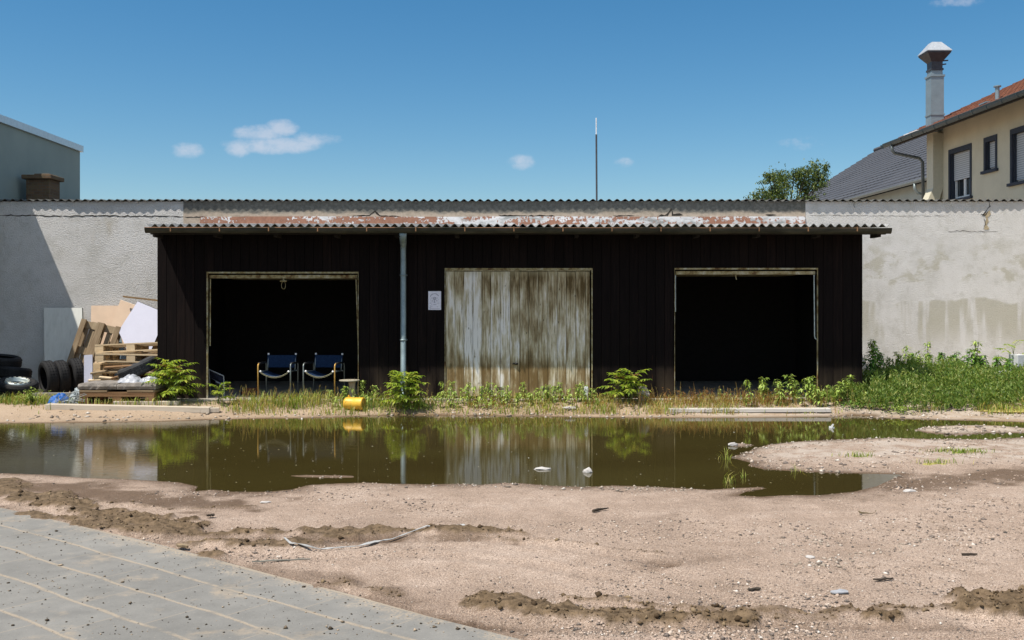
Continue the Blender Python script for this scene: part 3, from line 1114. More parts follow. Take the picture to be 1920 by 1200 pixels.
def m_flash(n):
    v = n.coord()
    a = n.noise(n.mapv(v, (.8, 1, 3)), 1.1, 7, .7)
    b = n.noise(n.mapv(v, (2.2, 1, 1.6)), 5.5, 5, .7)
    x, y, z = n.xyz(v)
    lft = n.math('MULTIPLY', n.step(x, -1.0, -5.5), .055)
    f = n.math('ADD', n.math('ADD', n.math('MULTIPLY', a, .6), n.math('MULTIPLY', b, .4)), lft)
    f = n.math('ADD', f, n.math('MULTIPLY', n.math('SUBTRACT', 3.30, z), .25))
    rust = n.step(f, .488, .508)
    gry = n.ramp(n.noise(n.mapv(v, (1, 1, 3)), 2.2, 5, .7), [(.35, (.20, .21, .21)), (.52, (.46, .47, .49)), (.7, (.58, .59, .62))])
    c = n.mix(rust, gry, n.ramp(b, [(.3, (.15, .065, .04)), (.7, (.27, .135, .09))]))
    P(n, c, .7, 0, n.bump(rust, .3, .006))


fl = MB()
xa, xb = at(376, 410, YW).x, at(1509, 410, YW).x
cuts = [xa, xa + .9, -3.0, -.6, 1.8, 4.35, xb]
for i, (a, b) in enumerate(zip(cuts, cuts[1:])):
    dz = (i % 2) * .006
    fl.prism([(a + .004, YW - .012, 3.20 + dz), (a + .004, YW - .075 - dz, 3.20 + dz), (a + .004, YW - .022, 3.395 + dz), (a + .004, YW - .012, 3.395 + dz)], (b - a - .008 * (i % 2), 0, 0))
fl.build('flashing', mat('peeling_rusty_flashing', m_flash), shed, fixn=True)


def m_gut(n):
    v = n.coord()
    a = n.noise(n.mapv(v, (1, 4, 4)), 2.2, 5, .65)
    x, y, z = n.xyz(v)
    c = n.ramp(a, [(.32, (.018, .018, .011)), (.5, (.040, .038, .024)), (.7, (.075, .066, .046))])
    c = n.mix(n.math('MULTIPLY', n.step(z, 2.822, 2.828), n.step(a, .40, .55)), c, (.26, .13, .07))
    P(n, c, .65, .2, n.bump(a, .2, .01), .35)


gb = MB()
prof = [(math.cos(t) * .062, math.sin(t) * .085) for t in [math.pi + math.pi * i / 9 for i in range(10)]]
yg, zg = 16.10, 2.83
for sgn in (0,):
    x0, x1 = -5.92, 6.12
    N_ = 24
    outer, rings = [], []
    for i in range(N_ + 1):
        xx = x0 + (x1 - x0) * i / N_
        sag = .006 * math.sin(i * 1.7) - .012 * (i / N_)
        r1 = [(xx, yg + a, zg + b + sag) for a, b in prof]
        r2 = [(xx, yg + a * .9, zg + b * .92 + sag) for a, b in prof[::-1]]
        rings.append(r1 + r2)
    gb.loft(rings)
    for xx in (x0, x1):
        gb.prism([(xx, yg + a * .99, zg + b * .99 - (.012 if xx > 0 else 0)) for a, b in prof], (.004 if xx > 0 else -.004, 0, 0))
    gb.tube([(x0, yg - .062, zg + .002), (0, yg - .062, zg - .004), (x1, yg - .062, zg - .011)], .007, 6)
gut = gb.build('gutter', mat('grimy_gutter', m_gut), shed, fixn=True)
M_RUST = plain('rusty_bracket', (.22, .12, .06), .8, vary=.5)
for i in range(15):
    xx = -5.5 + i * .79
    kb = MB()
    kb.box((xx - .009, yg - .073, zg - .06), (xx + .009, yg - .066, zg + .012))
    kb.box((xx - .009, yg - .066, zg + .006), (xx + .009, yg + .066, zg + .011))
    kb.build('gutter_bracket', M_RUST, gut)
M_ZINC = plain('dull_zinc', (.23, .30, .32), .5, .35, vary=.3, scale=5)
db = MB()
xd = at(756, 600, 16.55).x
db.tube([(xd * .975, yg + .01, zg - .078), (xd * .982, yg + .12, 2.66), (xd, 16.55, 2.60), (xd, 16.57, 2.5), (xd, 16.57, .18), (xd, 16.50, .07), (xd, 16.42, .045)], [.062, .056, .052, .047, .046, .046, .046], 14)
for zz in (2.08, 1.0):
    db.tube([(xd, 16.57, zz - .015), (xd, 16.57, zz + .015)], .054, 14)
dp = db.build('downpipe', M_ZINC, shed, smooth=True)
for zz in (2.08, 1.0):
    kb = MB()
    kb.box((xd - .062, 16.60, zz - .012), (xd + .062, YF - .001, zz + .012))
    kb.build('pipe_clamp', plain('pipe_clamp_metal', (.10, .11, .12), .6), dp)


# doors
def m_frame(n):
    v = n.coord()
    a = n.noise(n.mapv(v, (3, 3, 3)), 2.5, 6, .7)
    c = n.ramp(a, [(.36, (.11, .055, .02)), (.46, (.27, .22, .10)), (.58, (.40, .36, .23)), (.72, (.56, .55, .51))])
    P(n, c, .7, 0, n.bump(a, .2, .005))


M_FRAME = mat('chipped_cream_frame', m_frame)
M_ARM = plain('pale_steel_arm', (.42, .48, .48), .45, .4)


def m_door(n):
    v = n.coord()
    x, y, z = n.xyz(v)
    isl = n.island()
    off = n.comb(n.math('MULTIPLY', isl, 40), 0, n.math('MULTIPLY', isl, 13))
    va = n.node('ShaderNodeVectorMath', operation='ADD')
    n.put(va.inputs[0], n.mapv(v, (5, 1, 1.1)))
    n.put(va.inputs[1], off)
    a = n.noise(va.outputs[0], 1.35, 5, .62)
    vb = n.node('ShaderNodeVectorMath', operation='ADD')
    n.put(vb.inputs[0], n.mapv(v, (46, 1, 1.6)))
    n.put(vb.inputs[1], off)
    g = n.noise(vb.outputs[0], 1.2, 6, .65)
    big = n.noise(n.mapv(v, (1, 1, .8)), 1.2, 3)
    # bare grey-brown timber where the white wash has gone
    f = n.math('ADD', n.math('ADD', n.math('MULTIPLY', a, .62), n.math('MULTIPLY', g, .30)), n.math('MULTIPLY', n.math('SUBTRACT', isl, .5), .16))
    f = n.math('ADD', f, n.math('MULTIPLY', n.math('SUBTRACT', big, .5), .22))
    midz = n.math('MULTIPLY', n.step(z, .35, .9), n.step(z, 1.95, 1.5))
    f = n.math('ADD', f, n.math('MULTIPLY', midz, .075))
    c = n.ramp(f, [(.37, (.105, .070, .028)), (.44, (.29, .225, .125)), (.50, (.46, .40, .265)), (.55, (.62, .56, .43)), (.60, (.76, .735, .69))])
    c = n.mix(n.math('MULTIPLY', n.step(g, .47, .37), .7), c, (.15, .115, .065))
    low = n.math('MULTIPLY', n.step(z, .85, .45), n.step(a, .60, .44))
    c = n.mix(n.math('MULTIPLY', low, .55), c, (.21, .135, .055))
    mould = n.step(n.noise(n.mapv(v, (3.2, 1, 1.8)), 1.7, 5, .6), .63, .72)
    c = n.mix(n.math('MULTIPLY', n.math('MULTIPLY', mould, n.step(z, 1.2, .5)), .65), c, (.085, .065, .026))
    knot = n.step(n.voronoi(n.mapv(v, (5.5, 1, 2.2)), 1.6), .085, .055)
    c = n.mix(n.math('MULTIPLY', knot, .8), c, (.05, .035, .02))
    top = n.step(z, 2.03, 2.14)
    c = n.mix(n.math('MULTIPLY', top, .4), c, (.40, .36, .22))
    P(n, c, .85, 0, n.bump(g, .4, .006), .15)


M_DOOR = mat('weathered_white_boards', m_door)
d = DOORS[1]
gd = MB()
rg = random.Random(31)
x = d[0] + .02
while x < d[1] - .055:
    wd = min(rg.choice((.150, .158, .163)), d[1] - .045 - x)
    dy = rg.uniform(0, .005)
    gd.box((x + .0035, YF + .006 + dy, .05 + rg.uniform(0, .012)), (x + wd - .0035, YF + .03, d[2] - .055 - rg.uniform(0, .008)))
    x += wd
gd.box((d[0] + .01, YF + .031, .05), (d[1] - .04, YF + .05, d[2] - .06))
gd.box((d[0] + .012, YF - .003, d[2] - .052), (d[1] - .035, YF + .03, d[2] - .034))
door = gd.build('garage_door', M_DOOR, shed)
door['label'] = 'closed garage door of weathered whitewashed boards'
kb = MB()
sph(kb, (at(968, 681, YF).x, YF - .012, .60), .028, sq=(1.2, .7, .75))
kb.box((at(968, 681, YF).x - .06, YF - .008, .592), (at(968, 681, YF).x - .01, YF + .002, .612))
kb.build('handle', plain('black_handle', (.012, .011, .01), .5), door)
for xx in (914, 937, 1023, 1046):
    kb = MB()
    c_ = at(xx, 728, YF)
    for q in range(3):
        kb.tube([(c_.x - .05, YF + .002, .165 + q * .02), (c_.x + .05, YF + .002, .165 + q * .02)], .006, 6)
    kb.build('vent', plain('vent_grille', (.09, .075, .05), .8), door)
kb = MB()
for (a, b, lo, hi) in ((d[0], d[1], d[2] - .03, d[2]),):
    kb.box((a, YF - .012, lo), (b, YF + .05, hi))
kb.box((d[1] - .018, YF - .010, .02), (d[1], YF + .05, d[2] - .031))
kb.box((d[0], YF - .010, .02), (d[0] + .009, YF + .05, d[2] - .031))
kb.build('door_frame', M_FRAME, shed)

for k in (0, 2):
    d = DOORS[k]
    kb = MB()
    kb.box((d[0], YF - .012, d[2] - .028), (d[1], YF + .04, d[2] - .002))
    kb.box((d[0], YF - .010, .022), (d[0] + .016 if k == 0 else d[0] + .006, YF + .04, d[2] - .029))
    kb.box((d[1] - .008, YF - .010, .022), (d[1], YF + .04, d[2] - .029))
    fr = kb.build('door_frame', M_FRAME, shed)
    kb = MB()
    z1 = d[2] - .054
    kb.box((d[0] + .03, YF + .045, z1 - .055), (d[1] - .03, YF + .085, z1))
    for i in range(14):
        wd = (d[1] - d[0] - .1) / 14
        kb.box((d[0] + .05 + i * wd, YF + .09, z1 - .035), (d[0] + .05 + (i + 1) * wd - .004, YF + 2.1, z1 - .012))
    od = kb.build('garage_door', M_FRAME, shed)
    od['label'] = 'garage door swung open under the ceiling'
    kb = MB()
    xm = at(530, 520, YF).x if k == 0 else at(1381, 515, YF).x
    kb.tube([(xm, YF + .06, z1 - .056), (xm, YF + .06, z1 - .10)], .010, 8)
    if k == 0:
        kb.tube([(xm - .055, YF + .055, z1 - .10), (xm + .055, YF + .055, z1 - .10)], .013, 8)
        pts = [(xm + .035 * math.cos(t), YF + .06, z1 - .17 + .065 * math.sin(t)) for t in (math.pi * 2 * i / 14 for i in range(15))]
        kb.tube(pts, .004, 6)
    else:
        kb.tube([(xm, YF + .06, z1 - .10), (xm + .012, YF + .05, z1 - .145)], .008, 8)
    kb.build('handle', M_FRAME, od)
    arms = {0: [((d[0] + .052, d[2] - .12), (d[0] + .052, .90)), ((d[1] - .045, d[2] - .12), (d[1] - .005, .89))],
            2: [((d[0] + .018, d[2] - .12), (d[0] + .018, 1.47)), ((d[1] - .055, d[2] - .12), (d[1] - .05, 1.06))]}[k]
    for (xa, za), (xb, zb) in arms:
        kb = MB()
        pts = [(xa, YF + .03, za), (xb, YF + .015, zb)]
        if k == 2 and xa > 4:
            pts += [(xb + .008, YF + .013, zb - .03), (xb + .03, YF + .013, zb - .05)]
        kb.tube(pts, .010, 6)
        kb.build('lever_arm', M_ARM if k == 2 else M_FRAME, od)

# notice pinned to the boards
M_PAPER = plain('paper_white', (.74, .72, .80), .7, vary=.05)
pq = at(803, 546, YF - .006)
pr = at(827, 581, YF - .006)
po = thing('notice', 'white paper notice with a wheel drawing pinned to the black boards', 'notice', (pq.x, YF - .006, pr.z))
mb = MB()
mb.box((pq.x, YF - .004, pr.z), (pr.x, YF - .001, pq.z))
mb.build('sheet', M_PAPER, po)
mb = MB()
W_, H_ = pr.x - pq.x, pq.z - pr.z
def q2(u, v):
    return (pq.x + u * W_, YF - .0055, pr.z + v * H_)
c0 = (.49, .63)
def arc(mb, r, a0, a1, w, n=22, asp=1.45):
    ra, rb_ = [], []
    for i in range(n + 1):
        t = a0 + (a1 - a0) * i / n
        ra.append(q2(c0[0] + (r - w) * math.cos(t), c0[1] + (r - w) * math.sin(t) / asp))
        rb_.append(q2(c0[0] + (r + w) * math.cos(t), c0[1] + (r + w) * math.sin(t) / asp))
    mb.add(ra + rb_, [(i, i + 1, n + 2 + i, n + 1 + i) for i in range(n)])
arc(mb, .075, 0, 2 * math.pi, .014)
for a in (R(2), R(178), R(232), R(270), R(308)):
    arc_pts = []
    d_ = Vector((math.cos(a), math.sin(a) / 1.45))
    p_ = Vector((-d_.y * 1.45, d_.x / 1.45)) * .012
    L0, L1 = .085, .27 if a != R(270) else .36
    A, B = Vector(c0) + d_ * L0, Vector(c0) + d_ * L1
    mb.add([q2(*(A + p_)), q2(*(A - p_)), q2(*(B - p_)), q2(*(B + p_))], [(0, 1, 2, 3)])
arc(mb, .32, R(195), R(345), .005)
for a in list(range(28, 76, 9)) + list(range(84, 100, 11)) + list(range(108, 156, 9)):      # the arched heading, too small to read
    t0 = R(a)
    arc(mb, .345, t0, t0 + R(5.5), .028, 2)
for (u, v, l) in ((.10, .355, .16), (.66, .355, .2), (.38, .285, .26), (.10, .22, .10), (.22, .265, .10), (.10, .16, .24), (.10, .13, .10), (.66, .16, .12), (.10, .075, .80)):
    mb.add([q2(u, v), q2(u + l, v), q2(u + l, v + .012), q2(u, v + .012)], [(0, 1, 2, 3)])
mb.build('print', plain('grey_ink', (.13, .12, .17), .8, vary=.1), po)

# mast on the roof behind
ap = thing('mast', 'thin upright mast with a white tip above the roof line', 'mast', (at(1119, 372, 24).x, 24, 3.85))
mb = MB()
xm = at(1119, 372, 24).x
mb.tube([(xm, 24, 3.80), (xm - .012, 24, at(0, 252, 24).z)], .022, 8)
mb.build('pole', plain('dark_mast', (.07, .075, .085), .6), ap)
mb = MB()
mb.tube([(xm - .012, 24, at(0, 252, 24).z), (xm - .014, 24, at(0, 221, 24).z)], .013, 8)
mb.build('tip', plain('white_tip', (.75, .76, .78), .5), ap)

# ------------------------------------------------------------------ the tall neighbour at the left, seen along its side
tl = thing('hall_building', 'grey green tall building at the left with a pale metal roof edge', 'building', (-10.86, 25.03, 0))


def tx(y, off=0.0):
    return -10.86 + .015 * (25.03 - y) + off


def m_teal(n):
    v = n.coord()
    a = n.noise(v, .8, 4)
    b = n.noise(v, 30, 3)
    x, y, z = n.xyz(v)
    stain_shadow = n.math('MULTIPLY', n.step(n.math('ABSOLUTE', n.math('SUBTRACT', y, 21.6)), .35, .05), n.step(z, 4.6, 3.4))  # smudge of shadow on the wall, put into the colour
    c = n.ramp(a, [(.3, (.205, .265, .258)), (.7, (.25, .315, .302))])
    c = n.mix(n.math('MULTIPLY', stain_shadow, .45), c, (.09, .11, .12))
    P(n, c, .9, 0, n.bump(b, .15, .01))


mb = MB()
mb.prism([(tx(25.03), 25.03, -.4), (tx(9), 9, -.4), (-19, 9, -.4), (-19, 25.03, -.4)], (0, 0, 5.82))
mb.build('wall', mat('grey_green_render', m_teal), tl, fixn=True)
mb = MB()
mb.prism([(tx(25.03, .05), 25.10, 5.40), (tx(9, .05), 8.93, 5.40), (tx(9, -.12), 8.93, 5.56), (tx(25.03, -.12), 25.10, 5.56)], (0, 0, .0001))
mb = MB()
for i in range(8):
    ya, yb = 25.10 - i * 2.02, 25.10 - (i + 1) * 2.02
    mb.prism([(tx(ya, .06), ya, 5.425), (tx(yb, .06), yb + .006, 5.425), (tx(yb, -.3), yb + .006, 5.425), (tx(ya, -.3), ya, 5.425)], (0, 0, .155 + (i % 2) * .004))
mb.build('roof_edge', plain('pale_metal_trim', (.55, .62, .66), .4, .5, vary=.1), tl, fixn=True)
mb = MB()
mb.prism([(tx(25), 25.0, 5.45), (tx(9), 9.0, 5.45), (-19, 9, 6.1), (-19, 25, 6.1)], (0, 0, .06))
mb.build('roof', plain('grey_roofing', (.2, .2, .2), .9), tl, fixn=True)

# ------------------------------------------------------------------ the cream house at the right
SL = -.043
house = thing('cream_house', 'cream house with red tiled roof, dark window surrounds and roller shutters', 'house', (13.0, 30, 0))


def hx(y, off=0.0, X0=13.0):
    """x of the wall plane (offset to the right) at distance y"""
    return X0 + SL * (y - 30) + off


def hY(px_, X0=13.0, off=0.0):
    k = (px_ - CX) / F
    return (X0 + off - SL * 30) / (k - SL)


M_CREAM = plain('cream_render', (.60, .545, .41), .95, vary=.08, scale=2, bump=.2)
M_NAVY = plain('dark_blue_grey_surround', (.035, .042, .06), .7, vary=.2)
M_SHUT = mat('roller_shutter', lambda n: P(n, n.mix(n.step(n.math('FRACT', n.math('MULTIPLY', n.xyz(n.coord())[2], 17.0)), .12, .3), (.16, .17, .18), (.50, .51, .52)), .6))
M_GLASS = mat('window_glass', lambda n: P(n, (.025, .03, .035), .05, 0, None, .8))
M_WHITE = plain('white_frame', (.72, .72, .70), .5, vary=.08)
yA, yB = 15.5, 31.1
wins = [(28.34, 29.63, 4.62, 6.15, 'half'), (26.97, 27.6, 5.22, 6.17, 'full'), (24.75, 26.25, 4.72, 6.17, 'full'), (20.3, 21.6, 4.72, 6.17, 'full')]
mb = MB()


def hbox(mb, ya, yb, o0, o1, z0, z1, X0=13.0):
    """box along the wall: from ya to yb, offsets o0..o1 across (right positive)"""
    a = [(hx(ya, o0, X0), ya), (hx(yb, o0, X0), yb), (hx(yb, o1, X0), yb), (hx(ya, o1, X0), ya)]
    mb.prism([(x, y, z0) for x, y in a], (0, 0, z1 - z0))


edges = sorted({yA, yB} | {w_[0] for w_ in wins} | {w_[1] for w_ in wins})
for a, b in zip(edges, edges[1:]):
    wn = [w_ for w_ in wins if w_[0] <= a and b <= w_[1]]
    if wn:
        hbox(mb, a, b, 0, .3, 0, wn[0][2])
        hbox(mb, a, b, 0, .3, wn[0][3], 7.02)
    else:
        hbox(mb, a, b, 0, .3, 0, 7.02)
hbox(mb, yB - .3, yB, .3, 8.7, 0, 6.98)
hbox(mb, yA, yA + .3, .3, 8.7, 0, 6.98)
hbox(mb, yA + .3, yB - .3, 8.4, 8.7, 0, 6.98)
mb.prism([(hx(yB, .3), yB - .15, 6.98), (hx(yB, 8.7), yB - .15, 6.98), (hx(yB, 4.5), yB - .15, 8.9)], (0, .1, 0))
mb.build('wall', M_CREAM, house, fixn=True)
for (a, b, z0, z1, kind) in wins:
    mb = MB()
    t = .11
    hbox(mb, a - .03, b + .03, -.022, .04, z1 - t, z1 + .03)
    hbox(mb, a - .03, a + t * .5, -.022, .04, z0 + .06, z1 - t - .001)
    hbox(mb, b - t * .5, b + .03, -.022, .04, z0 + .06, z1 - t - .001)
    hbox(mb, a + t * .5, a + t * .5 + .02, .045, .22, z0 + .06, z1 - .1)
    hbox(mb, b - t * .5 - .02, b - t * .5, .045, .22, z0 + .06, z1 - .1)
    hbox(mb, a - .09, b + .09, -.08, .06, z0 - .02, z0 + .055)
    wn = mb.build('window', M_NAVY, house, fixn=True)
    sa, sb_ = a + t * .5 + .03, b - t * .5 - .03
    zs = z0 + .06 + (.56 if kind == 'half' else .07)
    mb = MB()
    hbox(mb, sa, sb_, .10, .125, zs, z1 - t)
    mb.build('roller_shutter', M_SHUT, wn, fixn=True)
    mb = MB()
    zt = z1 - t
    for (p0, p1, q0, q1) in ((sa, sb_, z0 + .07, z0 + .14), (sa, sa + .06, z0 + .14, zs + .1), (sb_ - .06, sb_, z0 + .14, zs + .1), ((sa + sb_) / 2 - .05, (sa + sb_) / 2 + .05, z0 + .14, zs + .1)):
        hbox(mb, p0, p1, .135, .18, q0, q1)
    mb.build('frame', M_WHITE, wn, fixn=True)
    mb = MB()
    hbox(mb, sa, sb_, .19, .20, z0 + .08, zt)
    mb.build('pane', M_GLASS, wn, fixn=True)


def m_redtile(n):
    v = n.coord()
    isl = n.noise(v, 7, 2)
    a = n.noise(v, 1.2, 4)
    x, y, z = n.xyz(v)
    u = n.math('FRACT', n.math('MULTIPLY', y, 3.6))
    seam = n.step(n.math('MINIMUM', u, n.math('SUBTRACT', 1, u)), .10, .02)
    c = n.ramp(n.math('ADD', n.math('MULTIPLY', isl, .6), n.math('MULTIPLY', a, .4)), [(.3, (.13, .050, .030)), (.5, (.21, .085, .050)), (.7, (.29, .13, .08))])
    c = n.mix(n.math('MULTIPLY', seam, .8), c, (.045, .022, .016))
    P(n, c, .85, 0, n.bump(n.math('ABSOLUTE', n.math('SUBTRACT', u, .5)), .8, .05))


def tiled_roof(mb, X0, y0, y1, zE, tan, wid, course=.33, lift=.035, rag=0):
    """overlapping tile courses from the eave up (towards +x)"""
    k = int(wid / course)
    rg_ = random.Random(9)
    for i in range(k):
        a, b = i * course, (i + 1) * course + .04
        yb = y1 + (rg_.uniform(-.03, .03) + (.04 if i % 2 else 0) if rag else 0)
        for (j0, j1) in ((y0, yb),):
            mb.add([(hx(j0, a, X0), j0, zE + a * tan + lift), (hx(j1, a, X0), j1, zE + a * tan + lift), (hx(j1, b, X0), j1, zE + b * tan + .005), (hx(j0, b, X0), j0, zE + b * tan + .005),
                    (hx(j0, a, X0), j0, zE + a * tan), (hx(j1, a, X0), j1, zE + a * tan)],
                   [(0, 3, 2, 1), (0, 1, 5, 4)])
            mb.add([(hx(j1, a, X0), j1, zE + a * tan - .03), (hx(j1, a, X0), j1, zE + a * tan + lift), (hx(j1, b, X0), j1, zE + b * tan + .005), (hx(j1, b, X0), j1, zE + b * tan - .05)], [(0, 1, 2, 3)])


mb = MB()
tiled_roof(mb, 12.05, 15.0, 31.72, 6.72, .47, 4.95)
a = [(hx(15.0, 0, 12.05), 15.0), (hx(31.68, 0, 12.05), 31.68), (hx(31.68, 4.95, 12.05), 31.68), (hx(15.0, 4.95, 12.05), 15.0)]
zz = [6.70, 6.70, 6.70 + 4.95 * .47, 6.70 + 4.95 * .47]
mb.add([(*p, z - .10) for p, z in zip(a, zz)], [(0, 1, 2, 3)])
mb.add([(*a[2], zz[2] + .03), (*a[3], zz[3] + .03), (a[3][0] + 4.9, a[3][1], 6.70), (a[2][0] + 4.9, a[2][1], 6.70)], [(0, 1, 2, 3)])
mb.tube([(hx(15.0, 4.95, 12.05), 15.0, zz[2] + .05), (hx(31.68, 4.95, 12.05), 31.68, zz[2] + .05)], .09, 8)
hroof = mb.build('roof', mat('red_tiles', m_redtile), house)
mb = MB()
mb.prism([(hx(15.05, .05, 12.05), 15.05, 6.605), (hx(15.05, .97, 12.05), 15.05, 7.035), (hx(15.05, .97, 12.05), 15.05, 7.055), (hx(15.05, .05, 12.05), 15.05, 6.625)], (hx(31.6) - hx(15.05), 31.6 - 15.05, 0))
hbox(mb, 15.05, 31.65, .03, .055, 6.56, 6.70, 12.05)
mb.build('soffit', plain('dark_soffit', (.045, .04, .035), .8), hroof, fixn=True)
mb = MB()
gp_ = [(math.cos(t) * .075, math.sin(t) * .11) for t in [math.pi + math.pi * i / 8 for i in range(9)]]
rings = []
for yy in [15.0 + (31.85 - 15.0) * i / 20 for i in range(21)]:
    rings.append([(hx(yy, -.05 + q, 12.05), yy, 6.70 + b) for q, b in gp_] + [(hx(yy, -.05 + q * .9, 12.05), yy, 6.70 + b * .92) for q, b in gp_[::-1]])
mb.loft(rings)
mb.tube([(hx(15, -.125, 12.05), 15, 6.702), (hx(31.85, -.125, 12.05), 31.85, 6.702)], .013, 6)
for i in range(24):
    yy = 15.4 + i * .72
    mb.prism([(hx(yy, -.055 + q * 1.08, 12.05), yy, 6.698 + b * 1.06) for q, b in gp_], (0, .03, 0))
mb.build('gutter', plain('blue_grey_zinc', (.06, .082, .092), .45, .4, vary=.2), hroof, fixn=True)
# downpipe from the far end of the gutter back to the corner
mb = MB()
yd = 31.3
mb.tube([(hx(yd, -.05, 12.05), yd, 6.60), (hx(yd, -.05, 12.05), yd, 6.44), (hx(yd, .03, 12.05), yd, 6.34), (hx(yd, .80, 12.05), yd - .02, 6.18), (hx(yd, .90, 12.05), yd - .03, 6.06), (hx(yd, .93, 12.05), yd - .04, 4.2)], .05, 8)
mb.build('downpipe', plain('dark_zinc_pipe', (.12, .14, .145), .5, .3), house, smooth=True)
# boxed flue on the wall, then the steel flue over the roof
mb = MB()
ya, yb = 30.02, 30.42
fl_ = [(ya, yb, -.30, .0, 6.75), (ya, yb, -.30, .0, 5.10), (ya, yb, -.47, -.12, 4.72), (ya, yb, -.47, -.12, 4.0)]
rings = []
for (a, b, o0, o1, z_) in fl_[::-1]:
    rings.append([(hx(a, o0), a, z_), (hx(a, o1), a, z_), (hx(b, o1), b, z_), (hx(b, o0), b, z_)])
mb.loft(rings)
mb.build('flue_duct', plain('cream_painted_duct', (.52, .49, .38), .7, vary=.08), house, fixn=True)
M_STEEL = plain('galvanised_steel', (.22, .28, .31), .5, .45, vary=.15, scale=3)
cx0, cy0 = hx(30.22, -.16), 30.22


def sq(z_, h, h2=None):
    h2 = h2 or h
    return [(cx0 - h, cy0 - h2, z_), (cx0 + h, cy0 - h2, z_), (cx0 + h, cy0 + h2, z_), (cx0 - h, cy0 + h2, z_)]


mb = MB()
mb.loft([sq(6.85, .195), sq(8.50, .195)])
mb.loft([sq(7.30, .215), sq(7.345, .215)])
mb.loft([sq(8.46, .22), sq(8.52, .22)])
mb.loft([sq(8.52, .17), sq(8.66, .165)])
st = mb.build('chimney', M_STEEL, hroof, fixn=True)
mb = MB()
mb.loft([sq(8.66, .19), sq(8.72, .19)])
mb.loft([sq(8.72, .165), sq(8.92, .17), sq(9.16, .35), sq(9.20, .355)])
mb.tube([(cx0 + .15, cy0 - .1, 8.95), (cx0 + .36, cy0 - .1, 8.97)], .02, 6)
mb.tube([(cx0 + .15, cy0 - .1, 8.84), (cx0 + .30, cy0 - .1, 8.86)], .02, 6)
mb.build('cowl', plain('dark_cowl', (.05, .055, .065), .5, .3), st, fixn=True)
mb = MB()
mb.loft([sq(9.205, .37), sq(9.225, .37), sq(9.52, .14)])
mb.build('cap', plain('pale_steel_cap', (.40, .43, .46), .5, .3, vary=.12), st, fixn=True)
# small vent pipe
mb = MB()
yv = 26.13
xv = hx(yv, .52, 12.05)
mb.tube([(xv, yv, 6.86), (xv, yv, 7.29)], .055, 12)
mb.tube([(xv, yv, 7.295), (xv, yv, 7.325)], .095, 12)
mb.box((xv - .2, yv + .2, 6.93), (xv - .05, yv + .62, 6.965))
mb.build('vent_pipe', M_STEEL, hroof)
mb = MB()
hbox(mb, 29.8, 30.7, .05, .20, 6.79, 6.815, 12.05)
mb.build('roof_flashing', plain('white_flashing', (.7, .7, .7), .6), hroof, fixn=True)

# ------------------------------------------------------------------ the grey-roofed building behind the house
barn = thing('outbuilding', 'long outbuilding with a dark grey tiled roof beyond the cream house', 'building', (15.5, 40, 0))


def m_greytile(n):
    v = n.coord()
    x, y, z = n.xyz(v)
    a = n.noise(v, .7, 4)
    b = n.noise(v, 9, 2)
    r = n.math('FRACT', n.math('MULTIPLY', y, 2.2))
    hole = n.step(n.math('ABSOLUTE', n.math('SUBTRACT', r, .5)), .18, .08)
    c = n.ramp(n.math('ADD', n.math('MULTIPLY', a, .5), n.math('MULTIPLY', b, .5)), [(.3, (.050, .054, .064)), (.7, (.085, .090, .104))])
    rx = n.math('FRACT', n.math('MULTIPLY', x, 2.94))
    hole = n.math('MULTIPLY', hole, n.step(rx, .55, .35))
    c = n.mix(n.math('MULTIPLY', hole, .8), c, (.014, .015, .018))
    P(n, c, .75, 0, n.bump(hole, .6, .06))


XB, zE = 15.55, 6.22
mb = MB()
tiled_roof(mb, XB, 31.6, 58.2, zE, .625, 6.9, .34, .05, 1)
a = [(hx(31.6, 0, XB), 31.6), (hx(58.2, 0, XB), 58.2), (hx(58.2, 6.9, XB), 58.2), (hx(31.6, 6.9, XB), 31.6)]
zz = [zE, zE, zE + 6.9 * .625, zE + 6.9 * .625]
mb.add([(*p, z - .12) for p, z in zip(a, zz)], [(0, 1, 2, 3)])
mb.add([(*a[2], zz[2] + .03), (*a[3], zz[3] + .03), (a[3][0] + 6.9, a[3][1], zE), (a[2][0] + 6.9, a[2][1], zE)], [(0, 1, 2, 3)])
mb.tube([(hx(31.6, 6.9, XB), 31.6, zz[2] + .06), (hx(58.2, 6.9, XB), 58.2, zz[2] + .06)], .13, 8)
broof = mb.build('roof', mat('grey_tiles', m_greytile), barn)
mb = MB()
rings = []
for yy in [31.6 + 26.6 * i / 20 for i in range(21)]:
    rings.append([(hx(yy, -.06 + q, XB), yy, zE + .02 + b) for q, b in gp_] + [(hx(yy, -.06 + q * .9, XB), yy, zE + .02 + b * .92) for q, b in gp_[::-1]])
mb.loft(rings)
mb.build('gutter', plain('grey_gutter', (.20, .23, .235), .5, .3, vary=.2), broof, fixn=True)
mb = MB()
hbox(mb, 31.7, 57.9, .45, .75, 0, zE + .2, XB)
mb.prism([(hx(57.9, .45, XB), 57.7, zE), (hx(57.9, 13.3, XB), 57.7, zE), (hx(57.9, 6.9, XB), 57.7, zE + 4.0)], (0, .2, 0))
hbox(mb, 57.7, 57.9, .75, 13.3, 0, zE, XB)
mb.build('wall', plain('grey_green_plaster', (.36, .40, .38), .95, vary=.1, scale=2), barn, fixn=True)
mb = MB()
yd = 37.5
mb.tube([(hx(yd, -.06, XB), yd, zE - .08), (hx(yd, -.06, XB), yd, zE - .28), (hx(yd, .05, XB), yd, zE - .45), (hx(yd, .40, XB), yd - .05, zE - .55), (hx(yd, .41, XB), yd - .05, 3.0)], .06, 8)
mb.build('downpipe', plain('grey_pipe', (.22, .26, .265), .5, .3), barn, smooth=True)

